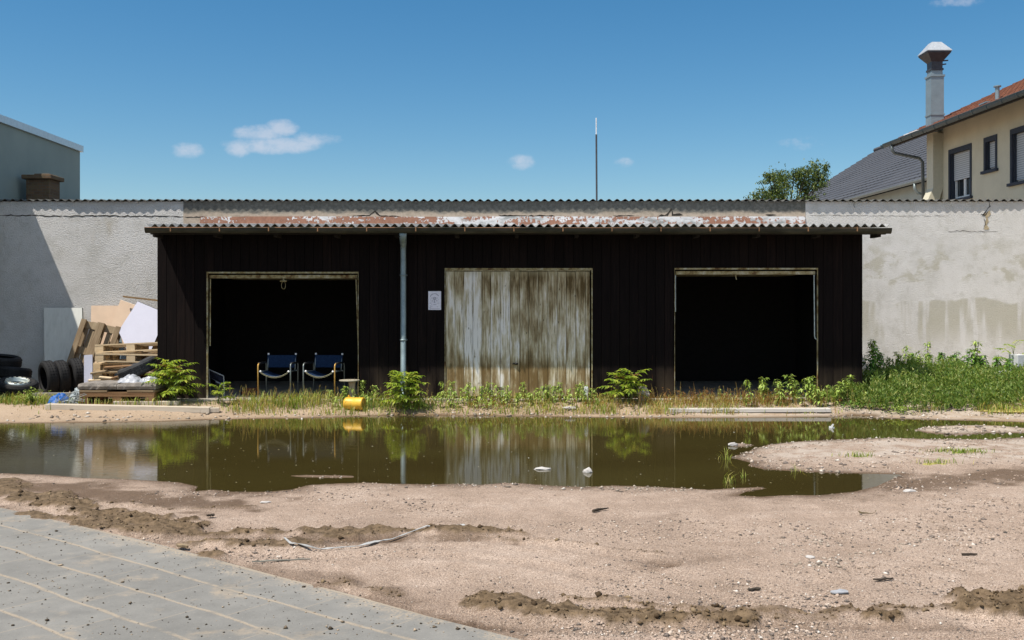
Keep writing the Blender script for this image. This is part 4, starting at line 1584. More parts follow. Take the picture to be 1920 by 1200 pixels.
# ------------------------------------------------------------------ tyres
def m_tyre(n):
    v = n.coord()
    a = n.noise(v, 9, 4)
    P(n, n.ramp(a, [(.35, (.006, .006, .007)), (.7, (.015, .015, .016))]), .75, 0, n.bump(n.noise(v, 60, 2), .15, .004), .3)


M_TYRE = mat('black_rubber', m_tyre)


def tyre_mb(rad=.305, wid=.095, blocks=True):
    mb = MB()
    k = rad / .305
    h = wid
    prof = [(.195 * k, -h * .75), (.21 * k, -h * .95), (.25 * k, -h * 1.04), (.285 * k, -h * .92)]
    for z in (-.72, -.30, .14, .58):
        a = z * h
        prof += [(.303 * k, a - .002), (.306 * k, a + .028 * h / .095), (.296 * k, a + .030 * h / .095)] if z < .58 else [(.303 * k, a)]
    prof += [(.285 * k, h * .92), (.25 * k, h * 1.04), (.21 * k, h * .95), (.195 * k, h * .75), (.21 * k, h * .6), (.272 * k, h * .5), (.272 * k, -h * .5), (.21 * k, -h * .6)]
    mb.lathe(prof, 40, None, True)
    if blocks:                                       # tread blocks
        for j in range(36):
            t = 2 * math.pi * j / 36
            M = Matrix.Rotation(t, 4, 'Z')
            for z in (-.055, -.012, .030):
                mb.box((.300 * k, -.014, z * h / .095 + (.004 if j % 2 else 0)), (.3085 * k, .016, (z + .024) * h / .095), M)
    return mb


M_TYREG = plain('sunlit_grey_rubber', (.038, .040, .043), .8, vary=.35)  # lighter rubber: sunlight on the heap tyre put into its colour


def put_tyre(label, c, rot, group=None, rad=.305, wid=.095, rim=False, m=None):
    t = thing('tyre', label, 'tyre', c, rot, group)
    tyre_mb(rad, wid).build('rubber', m or M_TYRE, t, world=False, smooth=False)
    if rim:
        M_RIM = plain('steel_rim', (.42, .47, .46), .45, .5, vary=.2)
        mb = MB()
        mb.lathe([(.195, -.03), (.20, .085), (.185, .11), (.165, .115), (.155, .10), (.15, .03), (.06, .02), (.0, .022)], 32)
        r = mb.build('rim', M_RIM, t, world=False, smooth=True)
        mb = MB()
        for j in range(14):
            a = 2 * math.pi * j / 14
            M = Matrix.Rotation(a, 4, 'Z')
            mb.box((.170, -.020, .070), (.186, .020, .122), M)
        mb.build('rim_tab', plain('pale_rim_tab', (.52, .50, .40), .6), r, world=False)
        mb = MB()
        mb.lathe([(.0, .024), (.145, .030), (.15, .05)], 24)
        mb.build('rim_dish', plain('shadowed_rim_dish', (.06, .065, .065), .6), r, world=False)
    return t


GT = 'old tyres dumped by the wall'
put_tyre('black tyre lying under the leaning stack by the far left edge', (-8.82, 17.62, .185), (0, 0, 1), GT)
put_tyre('black tyre tilted as the middle one of the leaning stack at left', (-8.80, 17.55, .385), (R(6), R(5), 2), GT)
put_tyre('black tyre lying topmost on the leaning stack at left', (-9.00, 17.6, .585), (R(5), R(7), .3), GT)
put_tyre('black tyre lying flat with a pale steel rim showing in its middle', (-8.38, 16.86, .20), (R(13), R(3), .5), GT, .33, .10, True)
put_tyre('black tyre lying flat on the beam below the grey wall, furthest left', (-8.97, 16.92, .19), (R(4), R(-3), .2), GT)


def standing(c, az, lean):
    ax = Vector((math.cos(az), math.sin(az), lean)).normalized()
    return ax.to_track_quat('Z', 'Y').to_euler()


ax = Vector((.74, .67, 0))
c0 = Vector((-8.12, 17.45, .302))
GS = 'old tyres dumped by the wall'
put_tyre('black tyre standing on edge with its open hole towards the puddle', c0, standing(0, math.atan2(.67, .74), .10), GS)
put_tyre('black tyre standing on edge as the middle one of three upright tyres', c0 + ax * .205, standing(0, math.atan2(.67, .80), .08), GS)
put_tyre('black tyre standing on edge as the last upright one beside the leaning pallet', c0 + ax * .42 + Vector((.03, .03, .015)), standing(0, math.atan2(.62, .82), .06), GS, .318)
put_tyre('black tyre with block tread leaning on the pallet heap by the shed corner', (-6.36, 16.93, .50), (R(1), R(-24), .3), GT, .335, .105, False, M_TYREG)

# ------------------------------------------------------------------ pallets
M_PAL = wood('fresh_pallet_wood', [(.25, (.24, .17, .09)), (.5, (.52, .40, .25)), (.75, (.70, .58, .41))], 0)
M_PALD = wood('old_pallet_wood', [(.25, (.085, .055, .030)), (.5, (.19, .135, .08)), (.75, (.33, .26, .17))], 0)
M_PALB = wood('brown_pallet_wood', [(.25, (.07, .036, .016)), (.5, (.17, .095, .045)), (.75, (.28, .17, .09))], 0)


def pallet(label, loc, rot, m, group, seed=1, old=False):
    t = thing('pallet', label, 'pallet', loc, rot, group)
    rg = random.Random(seed)
    L, W = 1.2, .8
    mb = MB()
    for y, wd in ((-.33, .145), (-.18, .10), (0, .145), (.18, .10), (.33, .145)):
        dx = rg.uniform(-.012, .012)
        mb.cbox((dx, y + rg.uniform(-.006, .006), .133), (L, wd, .022), Matrix.Rotation(rg.uniform(-.008, .008), 4, 'Z'))
    d = mb.build('deck', m, t, world=False)
    mb = MB()
    for x in (-.53, 0, .53):
        mb.cbox((x, 0, .111), (.14, W, .022))
    mb.build('cross_board', m, t, world=False)
    for x in (-.53, 0, .53):
        for y in (-.35, 0, .35):
            mb = MB()
            mb.cbox((x + rg.uniform(-.006, .006), y, .061), (.145, .10 if y else .14, .078))
            mb.build('block', m, t, world=False)
    for y in (-.35, 0, .35):
        mb = MB()
        mb.cbox((rg.uniform(-.01, .01), y, .011), (L, .10 if y else .14, .022))
        mb.build('runner', m, t, world=False)
    return t


GPL = 'wooden pallets heaped by the shed corner'
names = ['lowest pale pallet of the untidy heap beside the shed corner', 'second pale pallet from the bottom of the untidy heap', 'middle pale pallet of the untidy heap, pushed askew',
         'fourth pale pallet up in the untidy heap, shifted sideways', 'fifth pale pallet up, with its long rail across the heap']
for i, (dx, dy, rz, tilt) in enumerate(((0, 0, .05, 0), (-.02, .08, -.10, .004), (.10, -.04, .12, 0), (.06, .10, -.07, .008), (.12, .02, .05, -.026))):
    pallet(names[i], (-6.70 + dx, 17.50 + dy, i * .146), (tilt, -tilt, rz), M_PAL, GPL, 40 + i)
pallet('topmost pale pallet of the heap, tipped towards the wall', (-6.62, 17.62, .745), (R(-5), R(-2.5), .05), M_PAL, GPL, 61)
lp = pallet('weathered brown pallet leaning on end against the wall, underside showing', (0, 0, 0), (0, 0, 0), M_PALD, GPL, 71)
lean = Matrix.Rotation(R(12), 4, 'Y') @ Matrix.Rotation(R(-17), 4, 'X') @ Matrix(((0, 1, 0, 0), (0, 0, 1, 0), (1, 0, 0, 0), (0, 0, 0, 1)))
top = at(194, 603, 19.9)
lp.matrix_world = Matrix.Translation((top.x - .14, 19.66, .66)) @ lean
fp = pallet('dark brown pallet on the ground carrying grey slabs', (-6.30, 16.26, 0), (0, 0, 0), M_PALB, GPL, 81)
t = thing('wooden_tray', 'shallow brown wooden crate lid between the brown pallet and the grey slabs', 'crate lid', (-6.30, 16.26, .145))
mb = MB()
mb.box((-.60, -.38, .032), (.60, .38, .050))
for y in (-.34, 0, .34):
    mb.box((-.60, y - .04, .0), (.60, y + .04, .031))
mb.build('boards', M_PALB, t, world=False)
mb = MB()
for x in (-.36, .40):
    mb.box((x - .24, -.385, .051), (x + .20, .3, .078))
mb.build('batten', M_PALD, t, world=False)
M_SLAB = plain('rough_grey_slab', (.21, .19, .17), .95, vary=.45, scale=9, bump=.8)
for i, (xa, xb, lb) in enumerate(((-6.93, -6.315, 'left rough grey concrete slab on the brown pallet'), (-6.305, -5.69, 'right rough grey concrete slab on the brown pallet, beside the green fronds'))):
    mb = MB()
    n_ = 12
    rg = random.Random(90 + i)
    rings = []
    for k in range(n_ + 1):
        x = xa + (xb - xa) * k / n_
        e = .012 if k in (0, n_) else 0
        zt = .334 - e + rg.uniform(-.005, .005)
        rings.append([(x, 15.90 + rg.uniform(-.008, .008), .236), (x, 15.885 + rg.uniform(-.006, .006), .285), (x, 15.905 + e, zt), (x, 16.5, zt), (x, 16.55, .28), (x, 16.53, .236)])
    mb.loft(rings)
    tag(mb.build('concrete_slab', M_SLAB, fixn=True), lb, 'slab', 'grey slabs on the brown pallet')


# loose offcuts stuck in the pallet heap
GO = 'loose offcuts stuck in the pallet heap'
for i, (xa, za, ln, ang, y_, mm, lb) in enumerate(((-7.18, .42, .55, 8, 16.98, M_PALD, 'dark offcut poking from the left side of the pallet heap'), (-7.02, .36, .70, -6, 16.95, M_PAL, 'pale offcut lying slanted low across the pallet heap'),
                                            (-6.95, .52, .48, 3, 16.99, M_PALB, 'brown offcut wedged in the middle of the pallet heap'), (-7.22, .30, .62, 2, 17.0, M_PAL, 'pale offcut lowest at the left of the pallet heap'),
                                            (-6.80, .34, .55, 14, 16.93, M_PALB, 'brown offcut sloping up under the treaded tyre'))):
    t = thing('offcut', lb, 'offcut', (xa, y_, za), (R(8), R(-ang), R(6 - 3 * i)), GO)
    mb = MB()
    mb.box((0, -.05, -.012), (ln, .05, .012))
    mb.build('timber', mm, t, world=False, bevel=.003)


def crumple(name, label, cat, m, c, size, seed, n=26, sharp=1.0, rot=0):
    """a heap of crumpled sheet"""
    xs_ = np.linspace(-1, 1, n)
    A, B = np.meshgrid(xs_, xs_)
    r = np.hypot(A, B)
    wx = A + (fbm(A, B, 2, 3, seed) - .5) * .35
    wy = B + (fbm(A, B, 2, 3, seed + 3) - .5) * .35
    rid = 1 - np.abs(fbm(A, B, 2.2, 4, seed + 7, .6) - .5) * 4 * sharp
    h = np.clip(1 - r ** 2, 0, 1) * (.55 + .5 * rid)
    c_, s_ = math.cos(rot), math.sin(rot)
    mb = MB()
    vs = [(c[0] + (x * c_ * size[0] - y * s_ * size[1]), c[1] + (x * s_ * size[0] + y * c_ * size[1]), c[2] + max(0.004, z * size[2])) for x, y, z, q in zip(wx.ravel(), wy.ravel(), h.ravel(), r.ravel())]
    fs = [(i * n + j, i * n + j + 1, (i + 1) * n + j + 1, (i + 1) * n + j) for i in range(n - 1) for j in range(n - 1) if r[i, j] < 1.02]
    mb.add(vs, fs)
    o = mb.build(name, m, smooth=True)
    return tag(o, label, cat)


M_FILM = mat('milky_plastic_film', lambda n: P(n, n.ramp(n.noise(n.coord(), 8, 4), [(.3, (.24, .26, .29)), (.7, (.42, .43, .47))]), .3, 0, None, .6))
crumple('plastic_bag', 'milky white plastic bag lying on the left grey slab below the treaded tyre', 'bag', M_FILM, (-6.22, 16.2, .33), (.22, .22, .13), 3)
crumple('plastic_film', 'wrinkled clear plastic film on the right grey slab by the shed corner', 'film', M_FILM, (-5.90, 16.25, .33), (.20, .20, .10), 14, 30, 1.4)
crumple('tarpaulin', 'crumpled bright blue tarpaulin on the ground left of the brown pallet', 'tarpaulin', plain('blue_tarp', (.008, .085, .32), .5, vary=.3), (-7.26, 16.0, -.02), (.20, .18, .19), 21, 28, 1.3, .3)
crumple('plastic_wrap', 'grey crumpled plastic wrap beside the blue tarpaulin', 'wrap', plain('grey_wrap', (.25, .29, .31), .4, vary=.4), (-7.00, 16.05, .0), (.16, .18, .26), 33, 26, 1.5)
# tangle of wires
rg = random.Random(17)
mb = MB()
for k in range(34):
    p = Vector((rg.uniform(-7.22, -6.98), rg.uniform(15.75, 15.98), rg.uniform(.01, .03)))
    q = p + Vector((rg.uniform(.10, .34), rg.uniform(-.05, .12), rg.uniform(-.01, .2)))
    md = (p + q) / 2 + Vector((rg.uniform(-.05, .05), rg.uniform(-.05, .05), rg.uniform(.02, .12)))
    pts = [p * (1 - t) ** 2 + md * 2 * t * (1 - t) + q * t * t for t in [i / 7 for i in range(8)]]
    for v_ in pts:
        v_.z = max(v_.z, .008)
    mb.tube(pts, rg.choice((.004, .006, .008)), 5)
tag(mb.build('wire_bundle', plain('grey_wire', (.22, .24, .24), .5, .3, vary=.5)), 'tangled bundle of grey wire in front of the blue tarpaulin', 'wire')

# ------------------------------------------------------------------ boards leaning on the wall
M_GREYB = wood('grey_washed_board', [(.25, (.40, .41, .38)), (.5, (.62, .63, .59)), (.75, (.74, .75, .71))], 2, .7)
M_BEIGE = plain('beige_chipboard', (.66, .50, .37), .8, vary=.08, scale=5)
M_WHITEP = plain('white_laminate', (.56, .57, .68), .45, vary=.05, scale=4)
M_BROWNB = wood('brown_board', [(.3, (.13, .08, .035)), (.7, (.30, .20, .10))], 2)
M_EDGE = plain('dark_panel_edge', (.02, .024, .026), .7)
M_PALEEDGE = plain('pale_panel_edge', (.72, .60, .48), .7, vary=.05)


def leaning(name, label, poly, ya, yb, thick, m, edge=None):
    ys_ = [p[1] for p in poly]
    t0, t1 = min(ys_), max(ys_)
    mb = MB()
    A = [at(px_, py_, ya + (yb - ya) * (py_ - t0) / (t1 - t0)) for px_, py_ in poly]
    A = [Vector((p.x, p.y, max(p.z, -.01))) for p in A]
    n_ = len(A)
    B = [p + Vector((0, thick, .0)) for p in A]
    mb.add(A, [tuple(range(n_))])
    mb.add(B, [tuple(range(n_ - 1, -1, -1))])
    mb.mi = 1
    mb.add(A + B, [(i, n_ + i, n_ + (i + 1) % n_, (i + 1) % n_) for i in range(n_)])
    mb.mi = 0
    return tag(mb.build(name, [m, edge or m], fixn=True), label, 'board')


leaning('board', 'wide grey-washed board standing against the wall behind the upright tyres', [(82, 577), (154, 577), (157, 724), (84, 724)], 20.36, 20.05, .045, M_GREYB, M_EDGE)
leaning('board', 'straight beige chipboard panel against the wall left of the tilted one', [(171, 573), (228, 573), (224, 722), (168, 722)], 20.40, 20.12, .025, M_BEIGE, M_PALEEDGE)
leaning('board', 'tilted beige chipboard panel leaning between the straight one and the white panel', [(226, 562), (259, 574), (206, 716), (172, 704)], 20.24, 19.90, .025, M_BEIGE, M_PALEEDGE)
leaning('board', 'white panel with cut corners and a dark edge leaning by the shed corner', [(258, 565), (322, 592), (298, 622), (280, 664), (240, 664), (233, 644), (222, 621)], 20.02, 19.66, .06, M_WHITEP, M_EDGE)
mb = MB()
a, b, c, d_ = at(257.3, 563.5, 20.01), at(259.8, 565, 20.01), at(223, 622, 19.79), at(220.5, 621, 19.79)
leaning('board', 'blue-grey board showing low between the brown pallet and the white panel', [(214, 616), (224, 618), (246, 722), (205, 722)], 20.12, 19.86, .02, plain('blue_grey_board', (.17, .23, .27), .7))
leaning('board', 'brown board glimpsed between the white panel and the shed corner', [(296, 600), (345, 600), (345, 724), (262, 724)], 20.14, 19.96, .02, M_BROWNB)
leaning('board', 'narrow white board upright at the left end of the pallet heap', [(157.5, 666), (173, 665), (173, 742), (157.5, 743)], 17.0, 16.98, .03, M_WHITEP)
mb = MB()
p, q = at(231, 556, 20.12), at(398, 575, 19.9)
mb.tube([p, q], .024, 4)
tag(mb.build('slat', M_BROWNB), 'long thin brown slat lying across above the white panel', 'slat')

# timber on the ground
M_PLANK = wood('bleached_plank', [(.25, (.26, .215, .165)), (.5, (.42, .36, .285)), (.75, (.56, .50, .42))], 0)


def plank(name, label, a, b, wid, h, z=0.0, m=None, cat='plank', group=None):
    a, b = Vector((*a[:2], z + (a[2] if len(a) > 2 else 0))), Vector((*b[:2], z + (b[2] if len(b) > 2 else 0)))
    d = b - a
    t = thing(name, label, cat, a, (0, -math.asin(d.z / d.length), math.atan2(d.y, d.x)), group)
    mb = MB()
    n_ = 10
    rg = random.Random(int(abs(a.x) * 100))
    rings = []
    for i in range(n_ + 1):
        x = d.length * i / n_
        u, v_ = rg.uniform(-.003, .003), rg.uniform(-.002, .002)
        rings.append([(x, u, 0), (x, u + .003, h + v_), (x, wid + u, h + v_), (x, wid + u, 0)])
    mb.loft(rings)
    o = mb.build('timber', m or M_PLANK, t, world=False, fixn=True, bevel=.004)
    return t


def gx2(px_, py_):
    return tuple(gp(px_, py_))


plank('plank', 'long pale plank lying at the puddle edge below the brown pallet', gx2(84, 768.5), gx2(392, 775), .16, .085)
plank('plank', 'short pale plank end sticking out right of the long plank', gx2(374, 774), gx2(411, 773.5), .10, .07)
plank('plank', 'pale plank lying behind the long one, half under the brown pallet', gx2(212, 760), gx2(335, 760), .12, .06)
plank('plank', 'long white plank lying along the far puddle shore before the right garage', gx2(1256, 774.5), gx2(1559, 773.5), .19, .055, .004, wood('white_plank', [(.25, (.32, .29, .25)), (.5, (.44, .41, .37)), (.75, (.54, .52, .49))], 0))
plank('beam', 'dark old beam under the flat tyres at the far left', (-9.6, 16.72), (-8.15, 16.80), .14, .085, 0, M_PALD, 'beam')
plank('beam', 'grey old beam lying between the tyres and the blue tarpaulin', (-8.02, 16.62), (-7.0, 16.72), .12, .11, 0, wood('grey_beam', [(.25, (.10, .095, .085)), (.75, (.25, .24, .22))], 0), 'beam')

# ------------------------------------------------------------------ two tube chairs
M_NAVY2 = mat('navy_canvas', lambda n: P(n, n.ramp(n.noise(n.coord(), 40, 3), [(.3, (.006, .017, .046)), (.7, (.011, .031, .078))]), .8, 0, n.bump(n.noise(n.coord(), 160, 2), .2, .003), .15))
M_CHROME = plain('tarnished_chrome', (.22, .25, .245), .4, .5, vary=.15, scale=20)
M_OCHRE = plain('ochre_tube', (.50, .30, .08), .45, .25, vary=.3, scale=14)  # ochre yellow tube for one front leg of each chair
M_CAP = plain('white_plastic_cap', (.78, .78, .80), .4, vary=.03)
M_PIPING = plain('yellowed_piping', (.36, .34, .20), .6)


def chair(label, loc, rz, ochre):
    """ochre: side (-1 or 1) whose front leg is ochre yellow"""
    t = thing('chair', label, 'chair', loc, (0, 0, rz), 'pair of canvas tube chairs')
    W = .272
    for s in (-1, 1):
        mb = MB()
        mb.tube([(s * W, -.24, 0), (s * W, -.24, .54), (s * W, -.225, .572), (s * W, -.19, .585)], .0115, 8)
        mb.build('front_leg', M_OCHRE if s == ochre else M_CHROME, t, world=False, smooth=True)
        mb = MB()
        mb.tube([(s * W, .20, .585), (s * W, .235, .57), (s * W, .25, .54), (s * W, .25, 0)], .0115, 8)
        mb.tube([(s * W, -.24, .03), (s * W, .25, .03)], .010, 8)
        mb.build('rear_leg', M_CHROME, t, world=False, smooth=True)
        mb = MB()
        mb.tube([(s * W, -.19, .587), (s * W, .20, .587)], .0175, 8)
        mb.build('armrest', plain('black_armrest', (.012, .012, .013), .6), t, world=False, smooth=True)
        mb = MB()
        mb.tube([(s * .235, .19, .44), (s * .235, .22, .57), (s * .235, .255, .715)], .0105, 8)
        post = mb.build('back_post', M_CHROME, t, world=False, smooth=True)
        mb = MB()
        mb.tube([(s * .235, .254, .712), (s * .235, .258, .738)], .0165, 10)
        mb.build('post_cap', M_CAP, post, world=False)
        mb = MB()
        mb.tube([(s * .235, -.22, .455), (s * .235, .2, .445)], .0105, 8)
        mb.tube([(s * .235, -.215, .455), (s * W, -.24, .455)], .012, 8)
        mb.tube([(s * .235, .2, .445), (s * W, .25, .445)], .010, 8)
        sr = mb.build('seat_rail', M_CHROME, t, world=False, smooth=True)
        mb = MB()
        sph(mb, (s * .235, -.228, .457), .018)
        mb.build('rail_cap', M_CAP, sr, world=False)
    mb = MB()
    A, B = [], []
    for i in range(13):
        x = -.238 + .476 * i / 12
        bow = .020 * (1 - (x / .238) ** 2)
        for k, (yy, zz) in enumerate(((.219, .565), (.24, .665), (.259, .765))):
            (A if k == 0 else B).append(None)
        B = B
    vs, fs = [], []
    for i in range(13):
        x = -.245 + .49 * i / 12
        bow = .025 * (1 - (x / .245) ** 2)
        for off in (-.0145, .0145):
            for (yy, zz) in ((.211, .498), (.232, .60), (.253, .704)):
                vs.append((x, yy + bow + off, zz))
    for i in range(12):
        a_ = i * 6
        for k in (0, 1):
            fs.append((a_ + k, a_ + 6 + k, a_ + 7 + k, a_ + k + 1))
            fs.append((a_ + 3 + k, a_ + 4 + k, a_ + 10 + k, a_ + 9 + k))
        fs.append((a_, a_ + 3, a_ + 9, a_ + 6))
        fs.append((a_ + 2, a_ + 8, a_ + 11, a_ + 5))
    fs += [(0, 1, 4, 3), (1, 2, 5, 4), (72, 75, 76, 73), (73, 76, 77, 74)]
    mb.add(vs, fs)
    mb.build('backrest', M_NAVY2, t, world=False, smooth=False, fixn=True)
    mb = MB()
    vs, fs = [], []
    K = 15
    for j in range(7):
        y = -.235 + .43 * j / 6
        for i in range(K):
            x = -.235 + .47 * i / (K - 1)
            vs.append((x, y, .452 - .085 * (1 - (x / .235) ** 2) * (1 - .12 * j / 6)))
    m_ = len(vs)
    vs += [(x, y, z - .006) for x, y, z in vs]
    for j in range(6):
        for i in range(K - 1):
            a_ = j * K + i
            fs.append((a_, a_ + 1, a_ + K + 1, a_ + K))
            fs.append((m_ + a_, m_ + a_ + K, m_ + a_ + K + 1, m_ + a_ + 1))
    for i in range(K - 1):
        fs.append((i, m_ + i, m_ + i + 1, i + 1))
    mb.add(vs, fs)
    seat = mb.build('seat', M_NAVY2, t, world=False)
    mb = MB()
    for dz in (0, -.016):
        mb.tube([(-.228 + .456 * i / 14, -.241, .452 + dz - .085 * (1 - ((-.228 + .456 * i / 14) / .235) ** 2)) for i in range(15)], .0034 if dz == 0 else .0022, 6)
    mb.build('piping', M_PIPING, seat, world=False)
    return t


chair('navy canvas tube chair with an ochre yellow left leg, further from the small table', (at(521, 745, 16.74).x, 16.76, .022), R(-2), -1)
chair('navy canvas tube chair standing next to the small round table', (at(607, 745, 16.74).x, 16.76, .022), R(-9), 1)

# small round table
ttx = at(655, 745, 16.40).x
t = thing('side_table', 'small round table on a thick pale pedestal at the garage door post', 'table', (ttx, 16.40, 0))
mb = MB()
mb.lathe([(0, .333), (.165, .333), (.168, .340), (.165, .350), (0, .350)], 28)
mb.build('table_top', wood('grey_table_top', [(.3, (.20, .18, .13)), (.7, (.40, .37, .29))], 0), t, world=False)
mb = MB()
mb.lathe([(0, 0), (.075, 0), (.066, .03), (.055, .09), (.052, .24), (.058, .31), (.070, .332), (0, .3325)], 20)
mb.build('pedestal', wood('pale_pedestal', [(.3, (.25, .19, .13)), (.7, (.46, .38, .29))], 2), t, world=False, smooth=True).location.x = .045
mb = MB()
for dx, h in ((.02, .03), (.085, .035), (.13, .03), (-.02, .02)):
    mb.tube([(dx, 0, .3505), (dx + .004, .0, .3505 + h)], .003, 5)
mb.build('nail', plain('rusty_nail', (.11, .08, .06), .7), t, world=False)

# folded lounger standing in the dark of the left garage
t = thing('folded_lounger', 'folded lounger frame leaning in the dark left garage', 'lounger', (at(410, 720, 17.1).x, 17.1, .022))
mb = MB()
mb.tube([(-.14, -.1, .46), (.12, -.12, .35)], .010, 6)
mb.tube([(-.02, -.1, .25), (.13, -.12, .19)], .010, 6)
mb.tube([(-.14, -.1, .46), (-.20, .2, .0)], .010, 6)
mb.tube([(.12, -.12, .35), (.13, -.12, .0)], .010, 6)
mb.tube([(-.14, .05, .30), (.13, -.12, .19)], .009, 6)
mb.build('frame', plain('grey_tube', (.42, .45, .48), .4, .4), t, world=False)
mb = MB()
mb.prism([(-.13, -.095, .44), (.12, -.11, .335), (.12, -.11, .21), (-.13, -.02, .31)], (0, .01, 0))
mb.build('fabric', plain('dark_blue_fabric', (.012, .016, .035), .9), t, world=False, fixn=True)
bl = thing('brick', 'reddish brick lying on the floor in the dark left garage', 'brick', (at(466, 738, 17.2).x, 17.2, .022), (0, 0, .4))
mb = MB()
mb.box((-.12, -.06, 0), (.12, .06, .07))
mb.box((-.05, -.03, .071), (.15, .07, .125))
mb.build('brick_body', plain('brick_red', (.16, .06, .035), .9), bl, world=False, bevel=.006)

# yellow canister lying on its side
cq = gp(663, 770)
t = thing('canister', 'dirty yellow plastic canister lying on its side at the puddle edge', 'canister', (cq.x, cq.y + .08, cq.z + .105), (0, 0, R(-14)))


def m_yellow(n):
    v = n.coord()
    a = n.noise(v, 7, 5, .65)
    c = n.ramp(n.noise(v, 3, 3), [(.35, (.60, .33, .030)), (.65, (.74, .46, .055))])
    c = n.mix(n.step(a, .64, .70), c, (.10, .05, .012))
    P(n, c, .45, 0, n.bump(a, .2, .01), .4)


M_YEL = mat('dirty_yellow_plastic', m_yellow)
mb = MB()
MX = Matrix.Rotation(R(90), 4, 'Y')
mb.lathe([(0, -.165), (.078, -.162), (.094, -.145), (.098, -.12), (.098, -.02), (.095, -.012), (.095, .0), (.098, .008), (.099, .12), (.101, .14), (.098, .155), (.086, .158)], 28, MX)
mb.build('body', M_YEL, t, world=False, smooth=True)
mb = MB()
mb.lathe([(.086, .158), (.083, .140), (0, .138)], 28, MX)
e_ = mb.build('end_face', plain('ochre_end_face', (.50, .30, .06), .6, vary=.3), t, world=False)
mb = MB()
mb.tube([(-.09, 0, .097), (-.09, 0, .118), (-.085, 0, .12)], .022, 10)
mb.build('spout', M_YEL, t, world=False)

# white post, stone and the blocks at the right
px0 = at(1099, 745, 16.35)
t = thing('stub_post', 'short chipped white post beside the right edge of the closed door', 'post', (px0.x, 16.35, 0))
mb = MB()
mb.loft([[(-r, -r, z_), (r, -r, z_), (r, r, z_), (-r, r, z_)] for r, z_ in ((.034, -.02), (.034, .10), (.030, .14), (.033, .19), (.028, .235), (.018, .25))])
mb.build('post', plain('chipped_white', (.60, .62, .64), .8, vary=.35, scale=30), t, world=False)
mb = MB()
rubble(mb, (at(1206, 740, 16.4).x, 16.40, .10), .14, random.Random(4), (.9, .8, 1.1))
tag(mb.build('stone', plain('grey_stone', (.38, .36, .32), .95)), 'grey upright stone right of the sapling by the closed door', 'stone')
mb = MB()
q = gp(1068, 768)
rubble(mb, (q.x, q.y, q.z + .02), .125, random.Random(14), (1.0, .6, .30))
tag(mb.build('stone', plain('white_stone', (.42, .40, .38), .8, vary=.1)), 'flat white stone on the bank before the closed door', 'stone')
for i, (dx, z_, w_, lb) in enumerate(((0, .0, .40, 'grey concrete block at the bottom of the right-hand pile'), (.02, .22, .40, 'grey concrete block in the middle of the right-hand pile'), (.10, .44, .34, 'smaller grey concrete block on top of the right-hand pile'))):
    t = thing('concrete_block', lb, 'block', (9.16 + dx, 18.1, z_ + .03), (0, 0, .1 * i), 'concrete blocks piled by the right-hand wall')
    mb = MB()
    mb.box((-w_ / 2, -.12, .001), (w_ / 2, .12, .215))
    mb.build('block_body', plain('pale_concrete', (.50, .51, .53), .9, vary=.15), t, world=False, bevel=.008)
t = thing('concrete_block', 'grey concrete block lying low left of the pile among the weeds', 'block', (8.80, 17.9, .0), (0, 0, .15), 'concrete blocks piled by the right-hand wall')
mb = MB()
mb.box((-.2, -.12, 0), (.2, .12, .40))
mb.build('block_body', MATS['pale_concrete'], t, world=False, bevel=.008)


# ------------------------------------------------------------------ odds and ends lying on the ground
def tz_(x, y):
    return float(terrain(np.array([x]), np.array([y]))[0][0])


def onground(px_, py_, lift=0.0):
    p = gp(px_, py_)
    return Vector((p.x, p.y, tz_(p.x, p.y) + lift))


mb = MB()
pts = [(533, 1021), (545, 1027), (562, 1031), (600, 1034.5), (640, 1031), (672, 1028), (700, 1022), (716, 1017), (735, 1012), (765, 1005), (800, 998.5), (835, 993), (872, 988.5)]
L_, R_ = [], []
rg = random.Random(3)
P3 = [onground(a, b, .012) for a, b in pts]
P3 = [P3[i].lerp(P3[i + 1], t_) for i in range(len(P3) - 1) for t_ in (0, .33, .66)] + [P3[-1]]
for i, p in enumerate(P3):
    d = (P3[min(i + 1, len(P3) - 1)] - P3[max(i - 1, 0)]).normalized()
    nrm = Vector((-d.y, d.x, 0))
    w_ = .003 + .012 * abs(math.sin(i * .21 + .4)) * (1.3 if 12 < i < 20 or i > 30 else .7)
    tw = rg.uniform(-.3, .3)
    L_.append(p + nrm * w_ + Vector((0, 0, .006 + w_ * tw)))
    R_.append(p - nrm * w_ + Vector((0, 0, .006 - w_ * tw)))
k = len(L_)
mb.add(L_ + R_ + [v_ - Vector((0, 0, .004)) for v_ in L_ + R_], [(i, i + 1, k + i + 1, k + i) for i in range(k - 1)] + [(2 * k + i, 3 * k + i, 3 * k + i + 1, 2 * k + i + 1) for i in range(k - 1)]
       + [(k + i, k + i + 1, 3 * k + i + 1, 3 * k + i) for i in range(k - 1)] + [(i, 2 * k + i, 2 * k + i + 1, i + 1) for i in range(k - 1)])
tag(mb.build('strap', plain('pale_strap', (.36, .36, .35), .6, vary=.3, scale=8)), 'long pale plastic strap curving across the gravel', 'strap')


